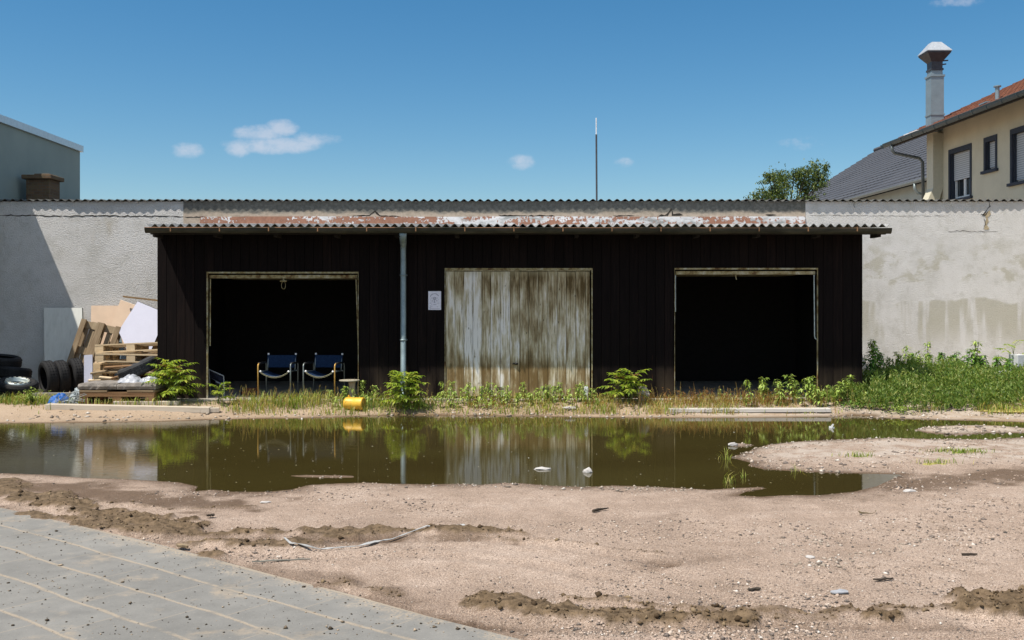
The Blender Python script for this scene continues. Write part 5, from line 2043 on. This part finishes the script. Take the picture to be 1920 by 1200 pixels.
def stick(name, label, cat, pts, r, m, lift=None, n=5, flat=None):
    mb = MB()
    P3 = [onground(a, b, (lift if lift is not None else r * .8)) for a, b in pts]
    if flat:
        d = (P3[-1] - P3[0]).normalized()
        nrm = Vector((-d.y, d.x, 0)) * flat
        rq = random.Random(int(pts[0][0]))
        top, bot = [], []
        for i in range(7):
            p = P3[0].lerp(P3[-1], i / 6) + Vector((0, 0, rq.uniform(0, r)))
            e_ = .35 if i in (0, 6) else 1
            top.append(p + nrm * e_ * rq.uniform(.5, 1.2))
            bot.append(p - nrm * e_ * rq.uniform(.5, 1.2))
        mb.prism(top + bot[::-1], (0, 0, r))
    else:
        mb.tube(P3, [r * (.6 + .4 * math.sin(1 + i)) for i in range(len(P3))], n)
    return tag(mb.build(name, m, fixn=True), label, cat)


M_TWIG = plain('dark_twig', (.045, .035, .025), .9)
stick('metal_strip', 'straight flat metal strip lying in the sand near the paving', 'strip', [(472, 1057), (528, 1053), (582, 1050)], .006, plain('grey_strip', (.20, .19, .16), .7, .0), .006, flat=.014)
stick('twig', 'dark crooked twig on the gravel below the closed door', 'twig', [(1112, 962), (1122, 959), (1131, 958), (1141, 956)], .014, M_TWIG, .016)
stick('wire_piece', 'bent piece of brown wire on the gravel at the right', 'wire', [(1611, 962), (1616, 966), (1625, 965), (1634, 966), (1641, 964), (1642, 961)], .008, plain('brown_wire', (.13, .10, .05), .7), .02)
stick('bark_piece', 'dark flat bark piece lying on the gravel near the right edge', 'bark', [(1637, 1091), (1655, 1090), (1674, 1088)], .007, M_TWIG, .006, flat=.013)
stick('bark_piece', 'small black scrap lying on the gravel above the mud track', 'scrap', [(1402, 1110), (1426, 1107)], .006, M_TWIG, .006, flat=.016)
stick('wood_chip', 'pale wood chip in the mud beside the paving edge', 'chip', [(331, 1029), (352, 1032)], .016, M_PALD, .012, flat=.018)
stick('wood_chip', 'dark splinter lying on the sand below the left mud', 'chip', [(388, 972), (401, 969)], .012, M_TWIG, .010, flat=.02)
stick('paper_scrap', 'flat pale grey scrap on the gravel at lower right', 'scrap', [(1558, 1116), (1588, 1112)], .006, plain('pale_scrap', (.30, .31, .33), .7), .003, flat=.04)
stick('twig', 'thin brown twig on the gravel at the right edge', 'twig', [(1803, 1041), (1818, 1042), (1832, 1041)], .009, M_TWIG, .012)
for (px_, py_, r_, sq_, lb) in ((1018, 880, .062, (1.5, .7, .45), 'oval white stone sticking out of the puddle below the door'), (1102, 885.5, .052, (1.0, .8, .9), 'small round white stone sticking out of the puddle'),
                                (1374, 836, .052, (1.4, .8, .6), 'white stone on the tiny gravel island'), (1704, 924, .042, (1.6, .8, .5), 'pale stone on the wet sand right of the puddle'),
                                (1519, 1055, .026, (1.3, .8, .6), 'white stone in the pile of chippings on the gravel'), (497, 947, .03, (1.7, .8, .5), 'white stone on the gravel left of the middle')):
    mb = MB()
    p = gp(px_, py_, WZ)
    zz = max(tz_(p.x, p.y), WZ - .01)
    rubble(mb, (p.x, p.y, zz + r_ * sq_[2] * .35), r_, random.Random(px_), sq_)
    tag(mb.build('stone', MATS['white_stone'], smooth=False), lb, 'stone', 'pale stones about the puddle')
mb = MB()
p = gp(1558, 803, WZ)
mb.prism([(p.x - .03, p.y, WZ), (p.x + .02, p.y, WZ), (p.x + .05, p.y + .02, WZ + .055), (p.x + .035, p.y + .02, WZ + .06)], (0, .008, 0))
mb.prism([(p.x - .02, p.y + .012, WZ), (p.x + .05, p.y + .012, WZ), (p.x + .06, p.y + .03, WZ + .015), (p.x - .02, p.y + .02, WZ + .03)], (0, .008, 0))
tag(mb.build('plastic_scrap', plain('white_scrap', (.5, .5, .49), .6, vary=.05), fixn=True), 'white plastic scrap poking out of the far water', 'scrap')

# ------------------------------------------------------------------ plants
GREENS = [(0, (.12, .205, .020)), (.3, (.21, .33, .034)), (.65, (.33, .45, .055)), (1, (.50, .54, .11))]
M_FROND = foliage('ailanthus_leaf', GREENS, .55)
M_REDTIP = foliage('reddish_shoot', [(0, (.20, .07, .035)), (1, (.28, .15, .05))], .3)
M_STEM = plain('green_stem', (.10, .12, .04), .7)
M_WEED = foliage('weed_leaf', [(0, (0.147, 0.235, 0.042)), (.4, (0.259, 0.375, 0.075)), (.8, (0.414, 0.544, 0.128)), (1, (0.569, 0.656, 0.195))], .35)
M_DARKLEAF = foliage('dark_leaf', [(0, (0.053, 0.144, 0.023)), (.6, (0.120, 0.276, 0.038)), (1, (0.288, 0.456, 0.077))], .3)
M_FEATHER = foliage('feathery_leaf', [(0, (.090, .165, .032)), (.4, (.150, .245, .048)), (.75, (.235, .335, .070)), (1, (.42, .43, .15))], .40)
M_GRASSG = foliage('green_blade', [(0, (0.114, 0.192, 0.032)), (.5, (0.228, 0.314, 0.056)), (.85, (0.380, 0.419, 0.097)), (1, (0.646, 0.542, 0.211))], .4)
M_GRASSD = foliage('dry_blade', [(0, (0.218, 0.135, 0.039)), (.35, (0.385, 0.270, 0.090)), (.7, (0.513, 0.392, 0.154)), (1, (0.257, 0.297, 0.065))], .3)
M_RUSTY = foliage('rusty_seedhead', [(0, (0.218, 0.090, 0.029)), (.5, (0.328, 0.163, 0.051)), (.85, (0.464, 0.309, 0.100)), (1, (0.191, 0.244, 0.043))], .3)
M_TREELEAF = foliage('tree_leaf', [(0, (0.034, 0.063, 0.014)), (.5, (0.069, 0.115, 0.025)), (.85, (0.127, 0.172, 0.040)), (1, (0.230, 0.253, 0.069))], .3)
UP = Vector((0, 0, 1))


def bz(x, y):
    return G0 * (1 - bank(x, y))



def frond(lf, st, base, az, L, lift, rg, pairs=9, ll=.14, lw=.040):
    """a pinnate leaf: arching rachis with drooping leaflet pairs"""
    d = Vector((math.cos(az), math.sin(az), 0))
    pts = []
    k = 9
    p = base.copy()
    a = lift
    for i in range(k + 1):
        pts.append(p.copy())
        p = p + (d * math.cos(a) + UP * math.sin(a)) * (L / k)
        a -= R(rg.uniform(5, 12))
    st.tube(pts, [.0045 * (1 - .75 * i / k) for i in range(k + 1)], 4, False)
    side = Vector((-d.y, d.x, 0))
    for j in range(pairs):
        t = (.20 + .78 * j / (pairs - 1)) * k
        i = min(int(t), k - 1)
        q = pts[i].lerp(pts[i + 1], t - i)
        tang = (pts[i + 1] - pts[i]).normalized()
        sc = math.sin(math.pi * (.22 + .66 * j / (pairs - 1)))
        for s in (-1, 1):
            dd = (side * s + tang * rg.uniform(.3, .7) - UP * rg.uniform(.0, .5)).normalized()
            lf.leaf(q, dd, UP, ll * sc * rg.uniform(.85, 1.15), lw * (.6 + .4 * sc), .18)
    lf.leaf(pts[-1], (pts[-1] - pts[-2]).normalized(), UP, ll * .7, lw, .2)


def ailanthus(label, loc, h, nf, L, seed, stems=1, spread=0.0, red=True, ll=.12, group=None):
    loc = (loc[0], loc[1], loc[2] or bz(loc[0], loc[1]))
    t = thing('tree_of_heaven_sapling', label, 'sapling', loc, group=group)
    rg = random.Random(seed)
    lf, st, rd = MB(), MB(), MB()
    for s in range(stems):
        b = Vector((rg.uniform(-spread, spread), rg.uniform(-spread * .4, spread * .4), 0))
        hh = h * rg.uniform(.75, 1.0) if s else h
        tip = b + Vector((rg.uniform(-.12, .12), rg.uniform(-.08, .05), hh * .80))
        st.tube([b + Vector((0, 0, -.03)), b.lerp(tip, .5) + Vector((.012, 0, 0)), tip], [.014, .010, .005], 6)
        for i in range(nf):
            u = .12 + .88 * (i + .5) / nf
            az = i * 2.4 + rg.uniform(-.4, .4) + s
            frond(lf, st, b.lerp(tip, u), az, L * rg.uniform(.75, 1.05) * (1.0 - .35 * u), R(32 + 42 * u), rg, rg.randint(7, 10), ll)
        if red:
            rd = MB()
            for i in range(7):
                az = rg.uniform(0, 6.28)
                frond(rd, st, tip, az, L * .22, R(70), rg, 5, ll * .40, .016)
            rd.build('shoot', M_REDTIP, t, world=False)
    st.build('stem', M_STEM, t, world=False)
    lf.build('leaves', M_FROND, t, world=False)
    return t


GA = 'tree of heaven saplings along the shed'
p = gp(762, 768)
ailanthus('bushy bright green sapling in front of the downpipe', (p.x, p.y + .05, p.z), .62, 13, .44, 3, 3, .06, False, .135, GA)
ailanthus('wide green sapling with reddish tips at the left garage post', (at(338, 745, 16.25).x, 16.2, 0), .68, 9, .55, 8, 5, .34, True, .15, GA)
ailanthus('bright green sapling with reddish tip right of the closed door', (at(1166, 745, 16.35).x, 16.3, 0), .52, 10, .48, 15, 3, .14, True, .135, GA)
ailanthus('palm-like sapling standing tall by the concrete blocks', (at(1886, 700, 18.3).x, 18.25, 0), 1.02, 9, .62, 23, 1, 0, False, .13, GA)
ailanthus('small low sapling drooping before the left garage opening', (at(412, 745, 16.3).x, 16.15, 0), .30, 6, .36, 29, 1, 0, False, .10, GA)


def drooper(loc, h, seed, label=None, group=None, m=None, tops=True, lean=.15, dens=1.0):
    """an upright weed: stem with drooping lance leaves"""
    rg = random.Random(seed)
    t = thing('weed_plant', label, 'weed', loc, group=group)
    lf, st = MB(), MB()
    for s in range(rg.randint(1, 3)):
        b = Vector((rg.uniform(-.04, .04), rg.uniform(-.03, .03), -.02))
        tip = b + Vector((rg.uniform(-lean, lean), rg.uniform(-.06, .04), h * rg.uniform(.8, 1.0)))
        mid = b.lerp(tip, .5) + Vector((rg.uniform(-.02, .02), 0, .01))
        st.tube([b, mid, tip], [.006, .005, .003], 5)
        for i in range(int(h * 52 * dens) + 8):
            u = rg.uniform(.12, 1.0) ** .75
            q = b.lerp(mid, u * 2) if u < .5 else mid.lerp(tip, u * 2 - 1)
            az = rg.uniform(0, 6.28)
            d = Vector((math.cos(az), math.sin(az), rg.uniform(-.75, .55)))
            lf.leaf(q, d, UP, rg.uniform(.065, .115) * (1.15 - .4 * u), rg.uniform(.024, .038), .35)
    st.build('stem', M_STEM, t, world=False)
    lf.build('leaves', m or M_WEED, t, world=False)
    return t


rg = random.Random(44)
protos = [drooper((0, 0, 0), h, 200 + i) for i, h in enumerate((.24, .30, .36, .42, .50, .34))]
GW1 = 'pale green weeds growing along the foot of the closed door'
GW2 = 'pale green weeds growing before the right garage opening'
GW3 = 'pale green weeds growing by the small table and the left garage'
spots = []
for i in range(52):
    spots.append((818 + i * 5.9 + rg.uniform(-5, 5), 16.18 + rg.uniform(-.2, .28), .62 + .30 * rg.random(), GW1, 'pale green weed in the row at the foot of the closed door'))
for px_ in (1345, 1362, 1375, 1392, 1398, 1414, 1426, 1432, 1446, 1455, 1463, 1474, 1482, 1488, 1497, 1508, 1517, 1526, 1534, 1545, 1553, 1561, 1570, 1578, 1588, 1597, 1606):
    k = .45 if px_ < 1400 else .85 + .35 * rg.random()
    spots.append((px_ + rg.uniform(-4, 4), 16.15 + rg.uniform(-.12, .35), k, GW2, 'drooping pale green weed before the right garage opening'))
for px_ in (512, 545, 560, 600, 618, 630, 638, 645, 668, 676, 683, 690, 700, 705):
    spots.append((px_, 16.18 + rg.uniform(-.15, .2), (.35 if px_ < 615 else .75) * rg.uniform(.85, 1.15), GW3, 'pale green weed between the tube chairs and the downpipe'))
for i, (px_, yy, k, g, lb) in enumerate(spots):
    if i < len(protos):
        o = protos[i]
    else:
        o = copy_tree(protos[i % len(protos)])
    tag(o, lb, 'weed', g)
    o.location = ((px_ - CX) * yy / F, yy, bz((px_ - CX) * yy / F, yy))
    o.rotation_euler = (0, 0, rg.uniform(0, 6.28))
    o.scale = (k * 1.05, k * 1.05, k)

# tall leafy weeds against the right-hand wall
GW4 = 'tall leafy weeds before the right-hand wall'
tall = []
for (px_, top_, Y_, dk, lb) in ((1626, 662, 17.2, 1, 'dark leafy weed right beside the black shed corner'), (1652, 637, 17.9, 0, 'tallest pale topped weed near the shed corner'), (1640, 668, 17.4, 1, None),
                                (1692, 652, 18.2, 0, 'slender tall weed before the stained wall'), (1722, 656, 18.3, 0, None), (1735, 650, 18.2, 0, None), (1748, 660, 18.1, 1, None), (1668, 668, 17.8, 1, None),
                                (1782, 655, 18.3, 1, None), (1795, 662, 18.2, 1, None), (1760, 668, 18.0, 1, None), (1826, 648, 18.3, 0, 'tall weed with a flat pale top left of the palm-like sapling'), (1838, 664, 18.2, 1, None), (1858, 662, 18.3, 1, None),
                                (1868, 668, 18.1, 1, None), (1814, 670, 18.0, 1, None), (1706, 672, 18.0, 1, None), (1905, 684, 17.5, 1, None)):
    q = at(px_, top_ - 6, Y_)
    h = q.z / .92
    t = drooper((q.x, Y_, 0), h, 500 + px_, lb or 'leafy green weed among those before the right-hand wall', GW4, M_DARKLEAF if dk else M_WEED, True, .16, 1.9)
    t.scale = (1.45, 1.3, 1)

# feathery mass at the right
rg = random.Random(77)
lf, st = MB(), MB()


def front_line(x):
    px_ = CX + x * F / 16.2
    return float(np.interp(px_, [1560, 1600, 1640, 1700, 1800, 1880, 1960, 2100], [16.25, 15.95, 15.70, 15.66, 15.80, 15.90, 15.9, 16.0]))


def hmass(x, y):
    px_ = CX + x * F / y
    return float(np.interp(px_, [1540, 1600, 1640, 1700, 1780, 1900, 2100], [.20, .34, .44, .50, .50, .46, .46])) * float(np.interp(y - front_line(x), [0, .35, 1.0, 2.2], [.42, .75, 1.0, 1.10]))


def plume(lf, b, h, rg, k):
    lean = Vector((rg.uniform(-.14, .14), rg.uniform(-.10, .10), 1)).normalized()
    for i in range(k):
        u = rg.uniform(.08, 1.0) ** .7
        q = b + lean * (h * u) + Vector((rg.uniform(-.03, .03), rg.uniform(-.03, .03), 0)) * (1.2 - u)
        az = rg.uniform(0, 6.28)
        d = Vector((math.cos(az) * .65, math.sin(az) * .65, rg.uniform(.25, 1.3)))
        L = rg.uniform(.03, .075)
        s = d.normalized().orthogonal() * rg.uniform(.0045, .0105)
        s = Matrix.Rotation(rg.uniform(0, 6.28), 3, d.normalized()) @ s
        lf.add([q - s, q + s, q + d.normalized() * L], [(0, 1, 2)])


cnt = 0
while cnt < 3200:
    x = rg.uniform(4.9, 12.0)
    y = front_line(x) + rg.random() ** 1.1 * 2.9
    if y > 18.4 or (x < 6.0 and y > 16.55):
        continue
    h = hmass(x, y) * rg.uniform(.72, 1.08) * (.72 + .6 * float(vnoise(np.array([x * 1.7]), np.array([y * 1.7]), 66)[0]))
    plume(lf, Vector((x, y, bz(x, y))), h, rg, 30)
    cnt += 1
tag(lf.build('undergrowth', M_FEATHER), 'dense feathery green undergrowth before the right-hand wall', 'undergrowth', kind='stuff')

# grass along the bank
def blade(mb, b, h, w_, rg, bend=.5):
    az = rg.uniform(0, 6.28)
    d = Vector((math.cos(az), math.sin(az), 0))
    s = Vector((-d.y, d.x, 0)) * w_
    m_ = b + d * (h * bend * .25) + UP * (h * .6)
    t_ = b + d * (h * bend * rg.uniform(.5, 1.1)) + UP * h * rg.uniform(.75, 1.0)
    mb.add([b - s, b + s, m_ + s * .7, m_ - s * .7, t_], [(0, 1, 2, 3), (3, 2, 4)])


gm, dm, rm = MB(), MB(), MB()
for i in range(40000):
    x = rg.uniform(-9.5, 11.0)
    y = 15.1 + rg.random() * 1.5
    pxv = CX + x * F / y
    # the bank is bare along the water and greener by the slab
    lo = float(np.interp(pxv, [0, 60, 400, 560, 700, 800, 1250, 1560, 1640, 1800, 1960], [15.9, 15.7, 15.7, 15.55, 15.55, 15.6, 15.6, 15.7, 15.8, 15.75, 15.5]))
    if y < lo + rg.uniform(-.35, .25) * rg.random() or (pxv < 400 and y > 15.9 and x > -7.1):
        continue
    if -7.1 < x < -4.5 and y < 15.75:
        continue
    cl = vnoise(np.array([x * 2.1]), np.array([y * 2.1]), 5)[0]
    if rg.random() > max(.06, 1.5 * (cl - .22)):
        continue
    b = Vector((x, y, bz(x, y) - .01))
    dry = float(np.interp(pxv, [0, 400, 600, 780, 860, 1000, 1130, 1250, 1330, 1560, 1660, 1760, 1960], [.25, .4, .33, .42, .52, .42, .55, .7, .65, .45, .3, .35, .25]))
    h = rg.uniform(.03, .12) + (.10 * rg.random() if cl > .55 else 0)
    if 470 < pxv < 620 and cl > .6:
        h *= 1.3
    if rg.random() < dry:
        blade(dm, b, h * 1.05, rg.uniform(.003, .006), rg, .6)
    else:
        blade(gm, b, h, rg.uniform(.004, .008), rg, .7)
# rusty dock and sorrel before the right garage
for i in range(620):
    pxv = rg.choice((rg.uniform(1190, 1580), rg.uniform(1270, 1480), rg.uniform(1000, 1560)))
    if rg.random() < .12:
        pxv = rg.uniform(880, 960)
    y = rg.uniform(15.9, 16.45)
    x = (pxv - CX) * y / F
    h = rg.uniform(.08, .24) * (1.0 if pxv > 1200 else .5)
    b = Vector((x, y, bz(x, y) - .01))
    tip = b + Vector((rg.uniform(-.04, .04), rg.uniform(-.03, .03), h))
    for k in range(9):
        q = b.lerp(tip, rg.uniform(.35, 1.0))
        az = rg.uniform(0, 6.28)
        d = Vector((math.cos(az) * .5, math.sin(az) * .5, rg.uniform(.3, 1.2))).normalized()
        s = d.orthogonal() * rg.uniform(.003, .006)
        rm.add([q - s, q + s, q + d * rg.uniform(.015, .04)], [(0, 1, 2)])
    blade(rm, b, h, .0025, rg, .2)
# tall grass tuft before the chairs
for (pxv, yy, n_, hh, sp) in ((556, 15.95, 90, .22, .13), (545, 16.05, 60, .2, .2), (690, 15.95, 240, .2, .30), (705, 16.1, 160, .26, .22), (50, 15.9, 60, .12, .2), (820, 16.0, 160, .16, .3), (410, 16.1, 60, .1, .3)):
    for i in range(n_):
        x = (pxv - CX) * yy / F + rg.gauss(0, sp)
        yq = yy + rg.gauss(0, sp * .4)
        blade(gm, Vector((x, yq, bz(x, yq) - .01)), hh * rg.uniform(.5, 1.1), rg.uniform(.003, .007), rg, .7)
# dead stalks and taller stray stems standing in the grass
for i in range(260):
    pxv = rg.uniform(420, 1640)
    y = rg.uniform(15.75, 16.4)
    x = (pxv - CX) * y / F
    b = Vector((x, y, bz(x, y) - .01))
    h = rg.uniform(.14, .34)
    tip = b + Vector((rg.uniform(-.08, .08), rg.uniform(-.04, .04), h))
    dm.tube([b, b.lerp(tip, .55) + Vector((rg.uniform(-.012, .012), 0, 0)), tip], [.003, .0022, .0012], 4)
    for k in range(6):
        q = b.lerp(tip, rg.uniform(.6, 1.0))
        d = Vector((rg.uniform(-.6, .6), rg.uniform(-.4, .4), 1)).normalized()
        s = d.orthogonal() * .004
        dm.add([q - s, q + s, q + d * rg.uniform(.02, .05)], [(0, 1, 2)])
tag(gm.build('grass', M_GRASSG), 'green grass along the bank before the shed', 'grass', kind='stuff')
tag(dm.build('dry_grass', M_GRASSD), 'dry yellow grass along the bank before the shed', 'grass', kind='stuff')
tag(rm.build('sorrel_undergrowth', M_RUSTY), 'rusty brown sorrel before the right garage opening', 'undergrowth', kind='stuff')

# low green clumps and grass tufts in the sand
def tuft(label, px_, py_, n_, hh, sp, group=None, m=None, wet=False):
    p = gp(px_, py_, WZ)
    zz = tz_(p.x, p.y) if not wet else WZ - .02
    mb = MB()
    for i in range(n_):
        b = Vector((rg.gauss(0, sp), rg.gauss(0, sp * .45), -.006))
        blade(mb, b, hh * rg.uniform(.4, 1.1), rg.uniform(.0025, .005), rg, .9)
    mb.loft([[(q * sp * 2 * math.cos(t), q * sp * math.sin(t), z_) for t in (2 * math.pi * j / 12 for j in range(12))] for q, z_ in ((1.0, -.02), (.6, -.004), (.1, .002))])
    o = mb.build('grass_tuft', m or M_GRASSG)
    o.location = (p.x, p.y, zz)
    return tag(o, label, 'grass tuft', group or 'grass tufts on the gravel spit')


tuft('dark green grass tuft, the widest one on the gravel spit', 1802, 853, 260, .07, .17)
tuft('sparse grass tuft in the middle of the gravel spit', 1608, 860, 70, .085, .11)
tuft('sparse grass tuft at the lower edge of the gravel spit', 1754, 874, 80, .075, .12)
tuft('thin upright grass tuft in the water at the tip of the spit', 1362, 862, 16, .20, .04, wet=True)
tuft('thin grass tuft in the water below the spit', 1366, 906, 16, .17, .04, wet=True)
tuft('single thin grass tuft in the water right of its neighbour', 1394, 896, 8, .14, .02, wet=True)
tuft('thin grass tuft at the lower water edge of the spit', 1496, 884, 14, .12, .05, wet=True)
tuft('grass tuft at the far water edge right of the white plank', 1794, 769, 90, .13, .06)
tuft('low green tuft on the far bank at the right edge', 1890, 775, 220, .09, .35)
t = thing('weed_plant', 'small bushy yellow green weed before the flat tyres', 'weed', (at(62, 760, 15.9).x, 15.9, bz(at(62, 760, 15.9).x, 15.9)))
lf, st = MB(), MB()
for s in range(16):
    tip = Vector((rg.gauss(0, .13), rg.gauss(0, .08), rg.uniform(.14, .30)))
    st.tube([Vector((0, 0, -.01)), tip], [.004, .002], 4)
    for i in range(20):
        q = tip * rg.uniform(.25, 1.0)
        az = rg.uniform(0, 6.28)
        lf.leaf(q, Vector((math.cos(az), math.sin(az), rg.uniform(-.3, .7))), UP, rg.uniform(.03, .06), .018, .3)
st.build('stem', M_STEM, t, world=False)
lf.build('leaves', M_WEED, t, world=False)
for (pxv, yy, lb) in ((1598, 15.95, 'low dark leafy clump left of the feathery undergrowth'), (775, 15.85, 'low bright leafy clump at the foot of the closed door bank'), (912, 15.95, 'low bright green leafy clump below the closed door'), (1690, 15.6, 'low green leafy clump on the far right bank')):
    t = thing('leafy_clump', lb, 'weed', ((pxv - CX) * yy / F, yy, bz((pxv - CX) * yy / F, yy)), group='low leafy clumps on the bank')
    lf = MB()
    for i in range(130):
        q = Vector((rg.gauss(0, .12), rg.gauss(0, .07), rg.uniform(0, .10)))
        az = rg.uniform(0, 6.28)
        lf.leaf(q, Vector((math.cos(az), math.sin(az), rg.uniform(.0, .9))), UP, rg.uniform(.03, .07), .022, .3)
    lf.build('leaves', M_DARKLEAF if pxv == 1598 else M_WEED, t, world=False)

# ------------------------------------------------------------------ the tree behind the roof
YT = 45.0
tr = thing('birch_tree', 'loose green tree rising behind the roof left of the grey tiled roof', 'tree', (at(1475, 400, YT).x, YT, 0))
tb, lf = MB(), MB()
rg = random.Random(101)
tx0 = at(1475, 400, YT).x
tb.tube([(tx0, YT, -.1), (tx0 + .1, YT, 2.2), (tx0, YT, 4.4), (tx0 + .05, YT, 6.0)], [.22, .17, .12, .05], 10)
clumps = [(1452, 350, .75), (1440, 362, .6), (1462, 330, .62), (1448, 336, .5), (1470, 342, .5), (1500, 332, .5), (1512, 322, .55), (1530, 318, .55), (1540, 328, .42), (1528, 340, .55), (1508, 348, .5),
          (1415, 372, .40), (1402, 374, .22), (1538, 350, .40), (1515, 366, .55), (1490, 326, .32), (1462, 372, .8), (1440, 388, .8), (1500, 395, .9), (1470, 410, .9), (1440, 326, .2), (1548, 312, .2), (1430, 348, .3)]
for cx1, cy1, r_ in clumps:
    c = at(cx1, cy1, YT + rg.uniform(-.9, .9))
    s_ = Vector((tx0 + rg.uniform(-.05, .05), YT, rg.uniform(3.6, 5.4)))
    md = s_.lerp(c, .5) + Vector((rg.uniform(-.1, .1), 0, .25))
    tb.tube([s_, md, c, c + Vector((rg.uniform(-.2, .2), rg.uniform(-.2, .2), r_ * .6))], [.045, .03, .016, .006], 5)
    for i in range(int(1900 * r_ ** 1.7) + 60):
        q = Vector((rg.gauss(0, .46), rg.gauss(0, .46), rg.gauss(0, .42)))
        if q.length > 1.15 or rg.random() < .15:
            continue
        k = vnoise(np.array([(c.x + q.x * r_) * 3.3]), np.array([(c.z + q.z * r_) * 3.3]), 9)[0]
        if k < .33:
            continue
        q = c + q * r_
        az = rg.uniform(0, 6.28)
        lf.leaf(q, Vector((math.cos(az), math.sin(az), rg.uniform(-1.5, .3))), UP, rg.uniform(.08, .13), .065, .2)
tb.build('trunk', plain('birch_bark', (.075, .065, .05), .9), tr)
lf.build('crown', M_TREELEAF, tr)
